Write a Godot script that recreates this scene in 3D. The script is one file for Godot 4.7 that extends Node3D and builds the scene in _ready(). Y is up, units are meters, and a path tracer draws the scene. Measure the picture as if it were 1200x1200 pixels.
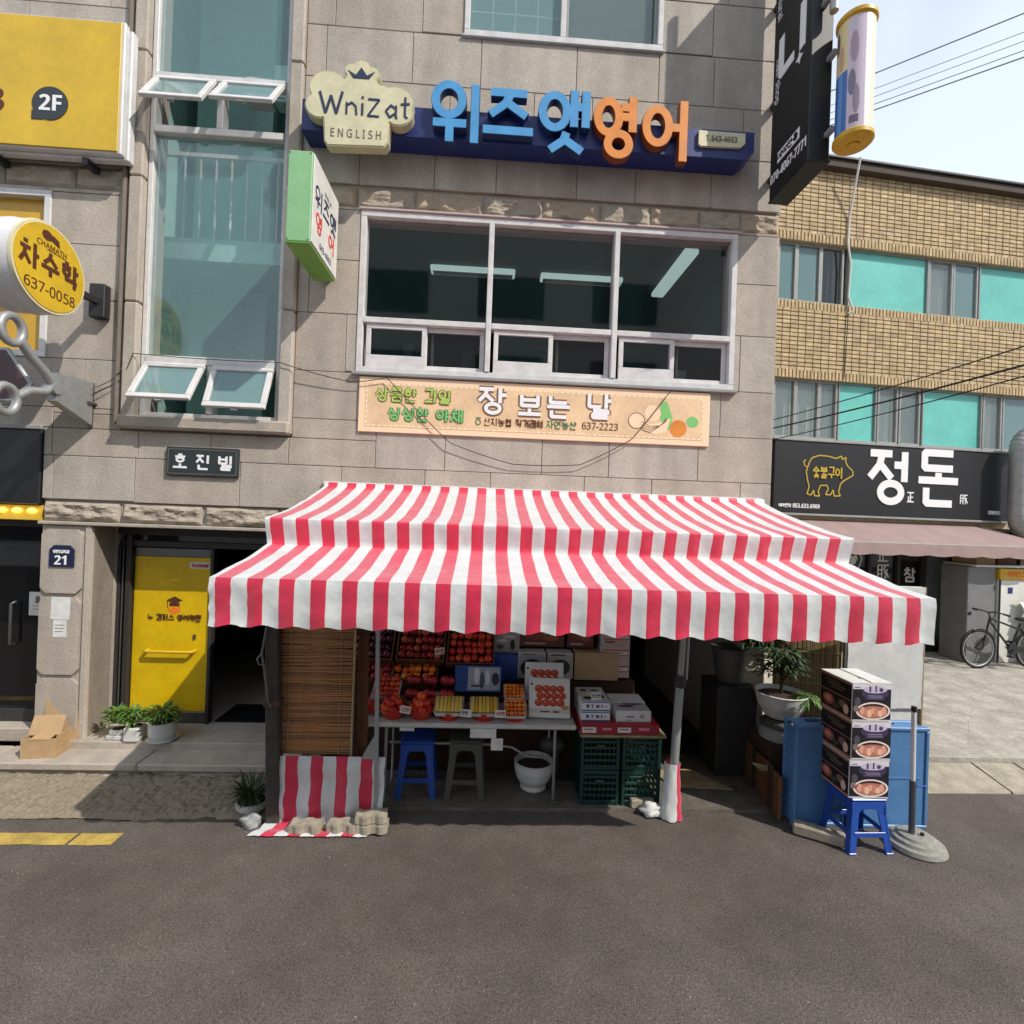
extends Node3D

const EXPOSURE := 1.45
const SKY_ENERGY := 1.22
const SUN_ENERGY := 0.92


# ---------- the place ----------
func _ready() -> void:
	var cam = Camera3D.new(); cam.name = "camera"
	cam.fov = 90; cam.near = .05; cam.far = 400
	cam.transform = Transform3D(Basis(Vector3.UP, -deg_to_rad(2.835)) * Basis(Vector3.RIGHT, deg_to_rad(.176)) * Basis(Vector3.BACK, deg_to_rad(2.119)), Vector3(0, 2.5, 5))
	add_child(cam)
	var env = Environment.new()
	env.background_mode = Environment.BG_SKY
	env.tonemap_mode = Environment.TONE_MAPPER_LINEAR
	env.tonemap_exposure = EXPOSURE
	env.sdfgi_enabled = true; env.ssao_enabled = true; env.ssil_enabled = true
	var ps = ProceduralSkyMaterial.new()
	ps.sky_top_color = Color(.55, .59, .65); ps.sky_horizon_color = Color(.785, .805, .825); ps.sky_curve = .14
	ps.ground_bottom_color = Color(.30, .29, .28); ps.ground_horizon_color = Color(.62, .63, .64)
	ps.sky_energy_multiplier = SKY_ENERGY
	var cn = noise(77, .004, 5).get_seamless_image(1024, 512)
	var cd = cn.get_data(); var cov = PackedByteArray(); cov.resize(cd.size() * 4)
	for i in cd.size():
		var k = smoothstep(.36, .66, cd[i] / 255.0)
		cov[i * 4] = 235; cov[i * 4 + 1] = 240; cov[i * 4 + 2] = 246; cov[i * 4 + 3] = int(k * 120)
	ps.sky_cover = ImageTexture.create_from_image(Image.create_from_data(1024, 512, false, Image.FORMAT_RGBA8, cov))
	ps.sky_cover_modulate = Color(1, 1, 1, .35)
	var sky = Sky.new(); sky.sky_material = ps; env.sky = sky
	var we = WorldEnvironment.new(); we.name = "world"; we.environment = env; add_child(we)
	var sun = DirectionalLight3D.new(); sun.name = "sun"
	sun.light_energy = SUN_ENERGY; sun.light_color = Color(1, .97, .93); sun.light_angular_distance = .5; sun.shadow_enabled = true
	sun.basis = Basis.looking_at(Vector3(-1.3, -1.62, -1.0), Vector3.UP)
	add_child(sun)
	materials()
	ground()
	granite_building()
	granite_building_openings()
	entrance()
	wall_signs()
	projecting_signs()
	salon_corner()
	brick_building()
	opposite_building()
	awning_shop()
	shop_goods()
	forecourt()
	wires_overhead()

func materials() -> void:
	var gr = grain(3, 512, .006, .07, .06, .10, .20, Color(1, .985, .96))
	var gr_n = bump(5, 256, .08, 1.2)
	var stain = grain(57, 512, .010, .15, .03, .05, .0, Color(1, .99, .975), .95)
	for i in 5:
		var k: float = [1.0, .985, 1.015, .965, 1.005][i]; var w: float = [0, 2, -2, 1, -3][i]
		var m = mat("granite_%d" % i, (216 + w * .6) * k, (209) * k, (201 - w * .6) * k, .72, gr, 1.15)
		m.uv1_offset = Vector3(i * .37, i * .21, i * .53)
		with_normal(m, gr_n, .35); stained(m, stain, Vector3(.34, .07, .34))
	mat("granite_dark", 140, 130, 122, .8, gr, 1.2)
	with_normal(mat("granite_rough", 196, 186, 172, .9, gr, 1.6), gr_n, 1.4)
	with_normal(mat("granite_rough_warm", 200, 185, 165, .9, gr, 1.9), gr_n, 1.4)
	with_normal(mat("apron_stone", 158, 147, 128, .95, gr, 1.0), gr_n, 1.4)
	mat("joint", 172, 162, 152, .9)
	var asph = grain(21, 1024, .006, .09, .10, .30, .62, Color(1, .98, .965), .74)
	var ma = mat("asphalt", 128, 121, 117, .88, asph, .55); ma.vertex_color_use_as_albedo = true; stained(ma, stain, Vector3(.13, .13, .19))
	with_normal(ma, bump(25, 512, .2, 2.0), .35)
	var conc = grain(31, 512, .01, .20, .05, .12, .14, Color(1, .99, .96), .82)
	with_normal(mat("concrete", 204, 200, 192, .9, conc, .5), bump(33, 256, .08, 2.0), .3)
	mat("concrete_dark", 122, 116, 108, .9, conc, .8)
	mat("concrete_block", 190, 182, 166, .9, conc, 3.0)
	mat("kerb_stone", 194, 187, 172, .9, conc, .9); mat("base_grey", 176, 176, 170, .7, conc, 4.0)
	mat("paint_yellow", 216, 186, 96, .8, conc, .9)
	var dirt = grain(41, 512, .008, .09, .05, .05, .03, Color(1, 1, 1), .93)
	mat("white_metal", 226, 226, 226, .45, dirt, .8)
	mat("frame_white", 226, 224, 222, .4, dirt, 1.3)
	mat("frame_grey", 160, 162, 160, .45, dirt, 1.2)
	mat("frame_dark", 52, 50, 50, .5, dirt, 1.0)
	mat("black", 22, 22, 24, .5)
	mat("black_sign", 22, 22, 25, .5, dirt, .5)
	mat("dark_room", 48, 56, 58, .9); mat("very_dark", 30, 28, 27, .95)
	mat("room_pale", 172, 214, 206, .9, dirt, .4)
	mat("steel", 120, 120, 120, .4, dirt, 2.0, .8)
	mat("galvanised", 176, 178, 178, .5, dirt, 3.0, .5)
	mat("rust", 96, 70, 56, .85, conc, 2.0)
	mat("sign_yellow", 226, 186, 40, .45, dirt, .35)
	mat("door_yellow", 228, 190, 4, .35, dirt, .5)
	mat("film_yellow", 216, 166, 20, .25, dirt, .4)
	mat("navy_bar", 36, 52, 118, .4, dirt, .7); mat("letter_blue", 84, 164, 222, .4, dirt, 1.1); mat("letter_blue_side", 26, 48, 92, .5)
	mat("letter_orange", 240, 150, 66, .4, dirt, 1.1); mat("letter_orange_side", 120, 58, 26, .5)
	mat("cream", 226, 220, 182, .5, dirt, .9); mat("cream_edge", 202, 196, 160, .55, dirt, .9)
	mat("ink_navy", 38, 44, 78, .6); mat("ink_black", 24, 22, 22, .6); mat("ink_brown", 84, 42, 24, .6); mat("ink_white", 236, 236, 236, .6); mat("ink_grey", 110, 106, 98, .6)
	mat("ink_red", 206, 62, 52, .6); mat("ink_green", 58, 120, 84, .6); mat("ink_gold", 190, 160, 52, .5); mat("ink_orange", 238, 120, 30, .6)
	mat("lime", 172, 206, 92, .6); mat("green_text", 124, 196, 112, .6); mat("brown_soft", 120, 94, 72, .6)
	mat("sign_green", 150, 204, 148, .45, dirt, .8); mat("sign_green_under", 120, 176, 76, .5, dirt, .8); mat("sign_white", 232, 232, 224, .45, dirt, .7)
	mat("banner", 246, 212, 168, .6, dirt, .6); mat("banner_edge", 246, 216, 180, .6); mat("banner_stitch", 255, 236, 206, .6)
	mat("plate_dark", 44, 52, 54, .4, dirt, 2.0); mat("plate_navy", 26, 34, 66, .35)
	mat("paper", 232, 232, 228, .8, dirt, 2.0)
	mat("wood", 124, 84, 50, .75, conc, 1.3); mat("wood_dark", 78, 54, 36, .8, conc, 1.6); mat("wood_pale", 190, 172, 134, .8, conc, 1.4)
	mat("post_dark", 78, 72, 68, .8, conc, 1.6); mat("reed", 182, 130, 84, .8, dirt, 3.0); mat("reed_pale", 158, 138, 98, .8, dirt, 3.0)
	mat("cardboard", 190, 158, 118, .8, dirt, 1.4)
	mat("plastic_blue", 40, 84, 176, .35, dirt, 1.2); mat("crate_blue", 88, 138, 190, .45, dirt, 1.0); mat("plastic_grey", 84, 84, 80, .45, dirt, 1.2)
	mat("crate_green", 20, 62, 54, .4, dirt, 1.0); mat("plastic_white", 216, 216, 212, .35, dirt, 1.4)
	mat("soil", 58, 44, 36, .95); mat("bowl_red", 196, 52, 40, .35, dirt, 2.0)
	mat("tomato", 214, 66, 40, .3); mat("persimmon", 236, 122, 30, .3); mat("apple", 168, 38, 44, .28); mat("melon_yellow", 232, 196, 70, .4); mat("grape", 72, 26, 40, .25)
	for i in 3:
		mat("tomato_%d" % i, [214, 196, 226][i], [66, 46, 92][i], [40, 34, 46][i], .3); mat("apple_%d" % i, [168, 140, 190][i], [38, 30, 80][i], [44, 40, 56][i], .28); mat("persimmon_%d" % i, [236, 224, 244][i], [122, 104, 146][i], [30, 22, 50][i], .3); mat("melon_yellow_%d" % i, [232, 214, 240][i], [196, 170, 210][i], [70, 50, 110][i], .4); mat("grape_%d" % i, [72, 58, 96][i], [26, 20, 34][i], [40, 36, 50][i], .25)
	mat("bag_clear", 190, 196, 200, .3, dirt, 3.0)
	mat("tarp_white", 226, 226, 222, .5, dirt, .7); mat("rubber", 26, 26, 26, .8); mat("bike_black", 30, 34, 36, .35)
	mat("mauve_trim", 190, 170, 168, .6); mat("mauve", 164, 140, 136, .8, dirt, .6)
	mat("brick", 236, 214, 178, .85, conc, 1.0).vertex_color_use_as_albedo = true
	mat("mortar", 214, 196, 168, .95, conc, 1.0)
	mat("fascia_brown", 70, 58, 48, .8, dirt, .5)
	mat("teal_panel", 112, 204, 192, .35, dirt, .3)
	mat("curtain", 150, 150, 140, .9); mat("curtain_brown", 120, 106, 94, .9)
	mat("fridge_grey", 128, 128, 128, .5, dirt, .7); mat("cyl_yellow", 226, 178, 44, .45, dirt, 1.5)
	mat("maroon", 84, 56, 58, .5, dirt, 1.0)
	var fl = mat("leaf", 92, 130, 56, .5); fl.vertex_color_use_as_albedo = true; fl.backlight_enabled = true; fl.backlight = Color(.10, .16, .04)
	var fd = mat("leaf_dark", 52, 74, 44, .6); fd.vertex_color_use_as_albedo = true
	var fr = mat("flower_red", 168, 40, 48, .6); fr.vertex_color_use_as_albedo = true
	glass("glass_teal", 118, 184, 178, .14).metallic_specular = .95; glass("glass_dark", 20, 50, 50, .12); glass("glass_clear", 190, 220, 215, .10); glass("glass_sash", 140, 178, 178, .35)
	glass("glass_black", 20, 22, 24, .35)
	var gl = mat("bulb", 255, 226, 120, .5); gl.emission_enabled = true; gl.emission = Color(1, .84, .32); gl.emission_energy_multiplier = .9
	var lt = mat("lamp_tube", 225, 235, 232, .5); lt.emission_enabled = true; lt.emission = Color(.86, 1, .98); lt.emission_energy_multiplier = .35
	mat("far_wall", 226, 220, 212, .9); mat("far_wall_dark", 196, 192, 188, .9)

func ground() -> void:
	# one sheet to the horizon, finer near the shop; the tone follows oil, patches and dust
	var xs = []; var zs = []
	for v in [-160.0, -60.0, -25.0, -12.0, -8.0]: xs.append(v)
	for i in range(1, 100): xs.append(-8.0 + i * .16)
	for v in [8.0, 12.0, 25.0, 60.0, 160.0]: xs.append(v)
	for v in [-160.0, -60.0, -20.0, -8.0, -3.0]: zs.append(v)
	for i in range(0, 45): zs.append(-1.0 + i * .15)
	for v in [7.0, 12.0, 25.0, 60.0, 160.0]: zs.append(v)
	var nz = noise(8, .55, 4); var nf = noise(18, 2.2, 3)
	var tone = func(x: float, z: float) -> Color:
		var k = 1.0 + .20 * nz.get_noise_2d(x, z * 1.6) + .10 * nf.get_noise_2d(x, z)
		k += .10 * smoothstep(1.6, .9, z) - .12 * smoothstep(.25, .0, absf(z - .92 - .05 * nz.get_noise_2d(x * 3, 4)))
		return Color(k * 1.0, k * .985, k * (.97 - .03 * nf.get_noise_2d(z, x)))
	var mb = MB.new()
	for i in xs.size() - 1:
		for j in zs.size() - 1:
			var a = Vector3(xs[i], 0, zs[j + 1]); var b = Vector3(xs[i + 1], 0, zs[j + 1]); var c = Vector3(xs[i + 1], 0, zs[j]); var d = Vector3(xs[i], 0, zs[j])
			var at = mb.v.size()
			mb.quad(a, b, c, d)
			for k in 6:
				var p = mb.v[at + k]
				mb.cl[at + k] = tone.call(p.x, p.z)
	struct("road", mb, M.asphalt)
	# concrete lot in front of the brick building, with its broken sloping edge
	var lot = MB.new()
	lot.bb(2.86, 30, -.30, .14, -12, -.08)
	struct("lot_pavement", lot, M.concrete)
	var rng = RandomNumberGenerator.new(); rng.seed = 12
	var x = 3.0
	var kerb = MB.new()
	while x < 14:
		var w = rng.randf_range(.45, 1.2)
		var z1 = .36 + rng.randf_range(-.02, .02); var h = .10 + rng.randf_range(-.012, .01); var e = rng.randf_range(.01, .025)
		kerb.quad(Vector3(x + .01, .0, z1 + .01), Vector3(x + w, .0, z1), Vector3(x + w, e, z1 - .01), Vector3(x + .01, e, z1))
		kerb.quad(Vector3(x + .01, e, z1), Vector3(x + w, e, z1 - .01), Vector3(x + w, h, -.07), Vector3(x + .01, h + .006, -.075))
		kerb.quad(Vector3(x + .01, h + .006, -.075), Vector3(x + w, h, -.07), Vector3(x + w, h - .02, -.09), Vector3(x + .01, h - .02, -.09))
		kerb.quad(Vector3(x + w, 0, z1), Vector3(x + w, 0, -.08), Vector3(x + w, h, -.07), Vector3(x + w, e, z1 - .01))
		kerb.quad(Vector3(x + .01, 0, -.08), Vector3(x + .01, 0, z1), Vector3(x + .01, e, z1), Vector3(x + .01, h, -.07))
		x += w
	struct("kerb", kerb, M.kerb_stone)
	var cr = MB.new()
	for l in [[[4.1, -1.2], [5.6, -.9], [6.4, -1.3], [7.2, -1.1]], [[4.6, -.12], [5.0, -1.0], [4.8, -2.2], [5.3, -3.2]], [[5.3, -.1], [5.5, -.5], [6.9, -1.9], [8.0, -2.6]], [[7.0, -1.0], [7.7, -2.4], [8.6, -2.9]]]:
		var pts = []
		for p in l: pts.append(Vector3(p[0], .1405, p[1]))
		pts = wire(pts, 0, 12)
		for q in pts.size(): pts[q] += Vector3(.09 * nf.get_noise_2d(q * .21, l[0][0] * 7), 0, .09 * nf.get_noise_2d(l[0][0] * 5, q * .21))
		cr.tube(pts, .004, 4, false, .2)
	struct("pavement_crack", cr, M.joint)
	# worn yellow line at the edge of the road
	var ly = MB.new()
	for s in [[-12.0, -4.6], [-4.58, -3.52], [-3.50, -2.94], [-2.92, -2.62]]:
		var n = int(maxf(2, (s[1] - s[0]) / .12))
		for i in n:
			var a: float = lerpf(s[0], s[1], float(i) / n); var b: float = lerpf(s[0], s[1], float(i + 1) / n)
			var j = .006 * sin(i * 2.3); var l = .006 * sin(i * 2.3 + 2.3)
			ly.quad(Vector3(a, .004, 1.165 + j), Vector3(b, .004, 1.165 + l), Vector3(b, .004, 1.03 + l * .8), Vector3(a, .004, 1.03 + j * .8))
	struct("yellow_road_line", ly, M.paint_yellow)
	# stones and crumbs pressed into the asphalt
	var peb = MB.new(); peb.sphere(Vector3.ZERO, Vector3(1, .5, .8), 3, 5)
	var mm = MultiMesh.new(); mm.transform_format = MultiMesh.TRANSFORM_3D; mm.use_colors = true
	mm.mesh = peb.mesh(); mm.instance_count = 16000
	for i in 16000:
		var p = Vector3(rng.randf_range(-6, 6.5), 0, rng.randf_range(1.0, 5.0))
		var r = rng.randf_range(.0018, .0052) * (1.7 if rng.randf() > .985 else 1.0)
		mm.set_instance_transform(i, Transform3D(Basis(Vector3.UP, rng.randf() * TAU).scaled(Vector3.ONE * r), p))
		var g = rng.randf_range(.08, .27) if rng.randf() > .35 else rng.randf_range(.02, .05)
		mm.set_instance_color(i, Color(g, g * .94, g * .86))
	var mi = MultiMeshInstance3D.new(); mi.name = "road_grit"; mi.multimesh = mm
	var mg = mat("grit", 255, 255, 255, .9); mg.vertex_color_use_as_albedo = true
	mi.material_override = mg; add_child(mi)
	tag(mi, "fine pale and dark grit scattered over the asphalt", "grit", "", "stuff")

func rough_block(x0: float, x1: float, y0: float, y1: float, depth: float, sd: int, z := 0.0) -> MB:   # a rock-faced stone
	var mb = MB.new()
	var nx = int(maxf(8, (x1 - x0) / .017)); var ny = int(maxf(6, (y1 - y0) / .017))
	var nz = noise(sd, 6.0, 4); var n2 = noise(sd + 3, 3.2, 2)
	nz.noise_type = FastNoiseLite.TYPE_PERLIN
	var g = []
	for j in ny + 1:
		var row = []
		for i in nx + 1:
			var u = float(i) / nx; var v = float(j) / ny
			var e = clampf(minf(minf(u, 1 - u) * (x1 - x0), minf(v, 1 - v) * (y1 - y0)) / .035, 0, 1)
			var h = .35 + .65 * (n2.get_noise_2d(u * (x1 - x0) * 1.2, v * (y1 - y0) * 2.6) + .5) + 1.0 * absf(nz.get_noise_2d(u * (x1 - x0), v * (y1 - y0) * 2.0))
			row.append(Vector3(lerpf(x0, x1, u), lerpf(y0, y1, v), z + depth * e * maxf(.1, h)))
		g.append(row)
	for j in ny:
		for i in nx: mb.quad(g[j][i], g[j][i + 1], g[j + 1][i + 1], g[j + 1][i])
	return mb

func stained(m: StandardMaterial3D, t: Texture2D, scale: Vector3) -> void:   # broad rain streaks and wear over the grain
	m.detail_enabled = true; m.detail_albedo = t; m.detail_blend_mode = BaseMaterial3D.BLEND_MODE_MUL; m.detail_uv_layer = BaseMaterial3D.DETAIL_UV_2
	m.uv2_triplanar = true; m.uv2_world_triplanar = true; m.uv2_scale = scale

var granite: Node3D
const X0 := -6.6
const X1 := 2.83
const TOP := 9.2
const HOLES := [[-3.33, -2.02, 3.29, 9.3], [-1.31, 2.41, 3.81, 5.37], [-.39, 1.57, 7.14, 8.6], [-3.69, -1.62, -1.0, 2.27], [-1.5, 2.6, -1.0, 2.3], [-7.0, -4.17, 3.8, 5.36], [-7.0, -4.16, -1.0, 3.15]]

func granite_building() -> void:
	granite = thing("granite_building", "beige granite clad building behind the red and white awning, three storeys in view", "building")
	var holes = []
	for h in HOLES: holes.append(Rect2(h[0], h[2], h[1] - h[0], h[3] - h[2]))
	# backing wall with thickness
	var back = [Rect2(X0, -.05, X1 - X0, TOP + .05)]
	for h in holes: back = subtract(back, h)
	var wb = MB.new()
	for r in back: wb.bb(r.position.x, r.end.x, r.position.y, r.end.y, -.30, -.035)
	wb.bb(X1 - .25, X1 - .004, -.05, TOP, -9, -.302); wb.bb(X0, X0 + .25, -.05, TOP, -9, -.302); wb.bb(X0, X1, -.05, TOP, -9.2, -9.0); 
	part(granite, "wall", wb, M.joint)
	part(granite, "roof", MB.new().bb(X0 - .05, X1 + .05, TOP, TOP + .3, -9.25, .06), M.granite_dark)
	# cladding slabs, one by one: courses of different heights, joints recessed
	var rng = RandomNumberGenerator.new(); rng.seed = 4
	var ys = [.0, .62, 1.18, 1.72, 2.28, -1.0, 2.47, 2.89, 3.34, 3.80, 4.36, 4.88, 5.40, -1.0, 5.62, 6.12, 6.63, 7.13, 7.66, 8.2, 8.7, 9.2]
	var side = MB.new()
	for i in ys.size() - 1:
		if ys[i] < 0 or ys[i + 1] < 0: continue
		var y0: float = ys[i]; var y1: float = ys[i + 1]
		var x = X0 - rng.randf() * .4
		while x < X1:
			var w = rng.randf_range(.52, .95) if y0 > 5.6 else rng.randf_range(.62, 1.12)
			if X1 - (x + w) < .25: w = X1 - x
			var rs = [Rect2(maxf(x, X0), y0, minf(x + w, X1) - maxf(x, X0), y1 - y0)]
			for h in holes: rs = subtract(rs, h)
			rs = subtract(rs, Rect2(-4.16, -.1, .47, 2.58)); rs = subtract(rs, Rect2(-3.70, 2.26, 2.1, .21)); rs = subtract(rs, Rect2(-3.47, 3.15, 1.58, 6.5))
			for r in rs:
				var q: Rect2 = r.grow(-.0025)
				if q.size.x < .02 or q.size.y < .02: continue
				var j = rng.randf_range(-.0015, .0015)
				part(granite, "granite_slab", MB.new().bb(q.position.x, q.end.x, q.position.y, q.end.y, -.034, j, .004), M["granite_%d" % rng.randi_range(0, 4)])
			x += w
		var z = -9.0
		while z < -.04:
			var w = rng.randf_range(.6, 1.1); var z2 = minf(z + w, -.036)
			side.bb(X1 - .003, X1 + .028, y0 + .003, y1 - .003, z + .003, z2 - .003, .004)
			z = z2
	part(granite, "side_cladding", side, M.granite_1, "", true)
	# rock-faced stone bands
	var xb = [-6.6, -5.9, -5.2, -4.62, -3.98, -3.49]
	for i in xb.size() - 1: part(granite, "rough_stone", rough_block(xb[i] + .004, xb[i + 1] - .004, 5.405, 5.615, .03, 100 + i, -.03), M.granite_rough)
	var x2 = [-1.86, -1.36, -.80, -.14, .44, 1.02, 1.52, 2.02, 2.44, X1 + .01]
	for i in x2.size() - 1: part(granite, "rough_stone", rough_block(x2[i] + .004, x2[i + 1] - .004, 5.395, 5.60, .034, 120 + i, -.03), M.granite_rough if i % 2 else M.granite_rough_warm)
	var x3 = [-4.16, -3.45, -2.69, -1.98, -1.52]
	for i in x3.size() - 1: part(granite, "rough_stone", rough_block(x3[i] + .012, x3[i + 1] - .012, 2.275, 2.462, .042, 140 + i, -.03), M.granite_rough)
	part(granite, "band_ledge", MB.new().bb(-4.17, -1.5, 2.24, 2.272, -.034, .025, .006), M.granite_3)
	# left pier by the entrance: three panels with clipped corners
	part(granite, "pier", MB.new().bb(-4.155, -3.69, .17, 2.238, -.45, -.012, .01), M.granite_3)
	for yy in [[.20, .80], [.84, 1.56], [1.60, 2.2]]:
		var a: float = yy[0]; var b: float = yy[1]; var c = .05
		var xl = -4.135; var xr = -3.765
		part(granite, "pier_panel", MB.new().prism(PackedVector2Array([Vector2(xl + c, a), Vector2(xr - c, a), Vector2(xr, a + c), Vector2(xr, b - c), Vector2(xr - c, b), Vector2(xl + c, b), Vector2(xl, b - c), Vector2(xl, a + c)]), -.0115, .012), M.granite_0)
	part(granite, "pier_strip", MB.new().bb(-3.748, -3.695, .2, 2.236, -.0118, .006, .004), M.granite_2)
	part(granite, "downpipe", MB.new().tube([Vector3(-3.50, 3.2, .03), Vector3(-3.50, 9.1, .03)], .022, 8), M.granite_dark)
	# surround of the tall stair window
	for s in [-3.39, -1.955]:
		var y = 3.17
		while y < 9.1:
			part(granite, "surround_stone", MB.new().bb(s - .062, s + .062, y + .003, minf(y + 1.18, 9.1) - .003, -.034, .055, .014), M["granite_%d" % (int(y * 3) % 5)])
			y += 1.18
	part(granite, "surround_sill", MB.new().bb(-3.455, -1.89, 3.165, 3.288, -.034, .10, .02), M.granite_3)

func pane(parent: Node, x0: float, x1: float, y0: float, y1: float, z: float, m: Material, called := "pane") -> MeshInstance3D:
	return part(parent, called, MB.new().bb(x0, x1, y0, y1, z - .003, z + .003), m)

func frame(mb: MB, x0: float, x1: float, y0: float, y1: float, z0: float, z1: float, w: float, wb := 0.0, bv := .004) -> MB:   # butt-jointed frame
	if wb <= 0: wb = w
	mb.bb(x0, x1, y1 - w, y1, z0, z1, bv); mb.bb(x0, x1, y0, y0 + wb, z0, z1, bv)
	mb.bb(x0, x0 + w, y0 + wb, y1 - w, z0, z1, bv); mb.bb(x1 - w, x1, y0 + wb, y1 - w, z0, z1, bv)
	return mb

func room(x0: float, x1: float, y0: float, y1: float, z0: float, z1: float) -> MB:   # shell open to the front (z1)
	var t = .06
	var mb = MB.new()
	mb.bb(x0, x1, y0 - t, y0, z0, z1); mb.bb(x0, x1, y1, y1 + t, z0, z1)
	mb.bb(x0 - t, x0, y0 - t, y1 + t, z0, z1); mb.bb(x1, x1 + t, y0 - t, y1 + t, z0, z1)
	mb.bb(x0 - t, x1 + t, y0 - t, y1 + t, z0 - t, z0)
	return mb

func granite_building_openings() -> void:
	var g = granite
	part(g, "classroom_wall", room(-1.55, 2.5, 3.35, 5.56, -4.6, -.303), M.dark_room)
	part(g, "classroom_ceiling_panel", MB.new().bb(-1.4, 2.4, 5.50, 5.54, -4.4, -.5), M.dark_room)
	for l in [[-.79, .24, -1.30], [.56, 1.58, -1.34]]:
		var la = part(g, "ceiling_lamp", MB.new().bb(l[0], l[1], 5.42, 5.48, l[2] - .08, l[2] + .08, .01), M.lamp_tube)
		part(la, "lamp_louvre", MB.new().bb(l[0] + .03, l[1] - .03, 5.412, 5.418, l[2] - .05, l[2] + .05), M.paper)
	part(g, "ceiling_lamp", MB.new().bb(2.06, 2.22, 5.42, 5.48, -1.65, -.5, .01), M.lamp_tube)
	part(g, "classroom_board", MB.new().bb(-.6, 1.4, 4.35, 4.6, -4.58, -4.55), M.ink_navy)
	for bx in [[-1.0, .5], [-.35, .45], [1.95, .35], [2.12, .35]]: part(g, "book_stack", MB.new().bb(bx[0], bx[0] + .11, 3.86, 3.86 + bx[1], -.9, -.75, .01), M.room_pale if bx[0] > 1 else M.ink_navy)
	# main window: outer frame, mullions, fixed panes above and sliding sashes below
	var w = part(g, "window", frame(MB.new(), -1.31, 2.41, 3.81, 5.37, -.12, .012, .055), M.frame_white, "wide three-bay window with white frame")
	part(w, "window_sill", MB.new().bb(-1.34, 2.44, 3.775, 3.808, -.03, .05, .006), M.frame_grey)
	part(w, "head_trim", MB.new().bb(-1.33, 2.43, 5.372, 5.394, -.03, .03, .005), M.mauve_trim)
	for mx in [-.05, 1.19]: part(w, "mullion", MB.new().bb(mx - .026, mx + .026, 3.866, 5.314, -.12, .022, .006), M.frame_white)
	var bays = [[-1.255, -.077], [-.023, 1.163], [1.217, 2.355]]
	for b in bays:
		part(w, "transom", MB.new().bb(b[0], b[1], 4.29, 4.345, -.12, .016, .005), M.frame_white)
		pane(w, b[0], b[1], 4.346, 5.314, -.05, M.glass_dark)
		var mid: float = (b[0] + b[1]) / 2
		var s1 = part(w, "sliding_sash", frame(MB.new(), b[0] + .03, mid + .02, 3.868, 4.288, -.035, -.005, .045, .12), M.frame_white)
		pane(s1, b[0] + .075, mid - .025, 3.99, 4.24, -.02, M.glass_dark)
		var s2 = part(w, "sliding_sash", frame(MB.new(), mid - .02, b[1] - .005, 3.868, 4.288, -.075, -.045, .045, .045), M.frame_white)
		pane(s2, mid + .025, b[1] - .05, 3.914, 4.24, -.06, M.glass_black)
		part(s2, "pull_rail", MB.new().bb(mid + .06, mid + .085, 3.92, 4.235, -.09, -.075, .003), M.frame_grey)
	# third-floor window
	part(g, "upper_room_wall", room(-.7, 1.9, 6.9, 9.0, -4, -.303), M.room_pale)
	var w3 = part(g, "window", frame(MB.new(), -.39, 1.57, 7.14, 8.6, -.12, .02, .05), M.frame_white)
	part(w3, "mullion", MB.new().bb(.55, .6, 7.192, 8.548, -.12, .015, .004), M.frame_white)
	part(w3, "window_sill", MB.new().bb(-.41, 1.59, 7.115, 7.138, -.03, .03, .006), M.frame_white)
	part(w3, "grille", grid(-.34, .55, 7.192, 8.548, 4, 5, -.09), M.frame_white); pane(w3, -.34, .55, 7.192, 8.548, -.05, M.glass_sash); pane(w3, .6, 1.52, 7.192, 8.548, -.07, M.glass_clear)
	part(w3, "insect_screen_frame", frame(MB.new(), .6, 1.52, 7.192, 8.548, -.045, -.02, .03), M.frame_grey)
	# stair hall behind the tall window
	part(g, "stair_hall_wall", room(-3.9, -1.75, 2.5, 9.1, -2.6, -.303), M.room_pale)
	part(g, "partition", MB.new().bb(-3.6, -2.72, 2.5, 9.0, -1.35, -1.25), M.room_pale)
	part(g, "shaft_wall", MB.new().bb(-2.72, -1.8, 2.55, 9.0, -2.5, -2.4), M.dark_room)
	part(g, "landing", MB.new().bb(-3.85, -1.8, 5.02, 5.25, -1.24, -.5), M.room_pale)
	var rl = MB.new().bb(-3.6, -1.9, 6.12, 6.16, -.56, -.52)
	for i in 9: rl.bb(-3.3 + i * .16, -3.285 + i * .16, 5.26, 6.12, -.548, -.532)
	part(g, "stair_railing", rl, M.white_metal)
	part(g, "hall_box", MB.new().bb(-2.62, -2.36, 6.62, 6.86, -.5, -.34, .01), M.paper); part(g, "hall_box", MB.new().bb(-2.33, -2.13, 6.62, 7.0, -.5, -.34, .01), M.room_pale)
	var ws = part(g, "window", frame(MB.new(), -3.325, -2.025, 3.292, 9.18, -.12, -.02, .045), M.frame_white, "tall teal stair window with four open awning sashes")
	for y in [[3.84, .075], [6.03, .07], [6.54, .06]]: part(ws, "transom", MB.new().bb(-3.278, -2.072, y[0] - y[1] / 2, y[0] + y[1] / 2, -.12, -.005, .006), M.frame_white)
	pane(ws, -3.278, -2.072, 3.88, 5.99, -.06, M.glass_teal); pane(ws, -3.278, -2.072, 6.575, 9.13, -.06, M.glass_teal)
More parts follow.
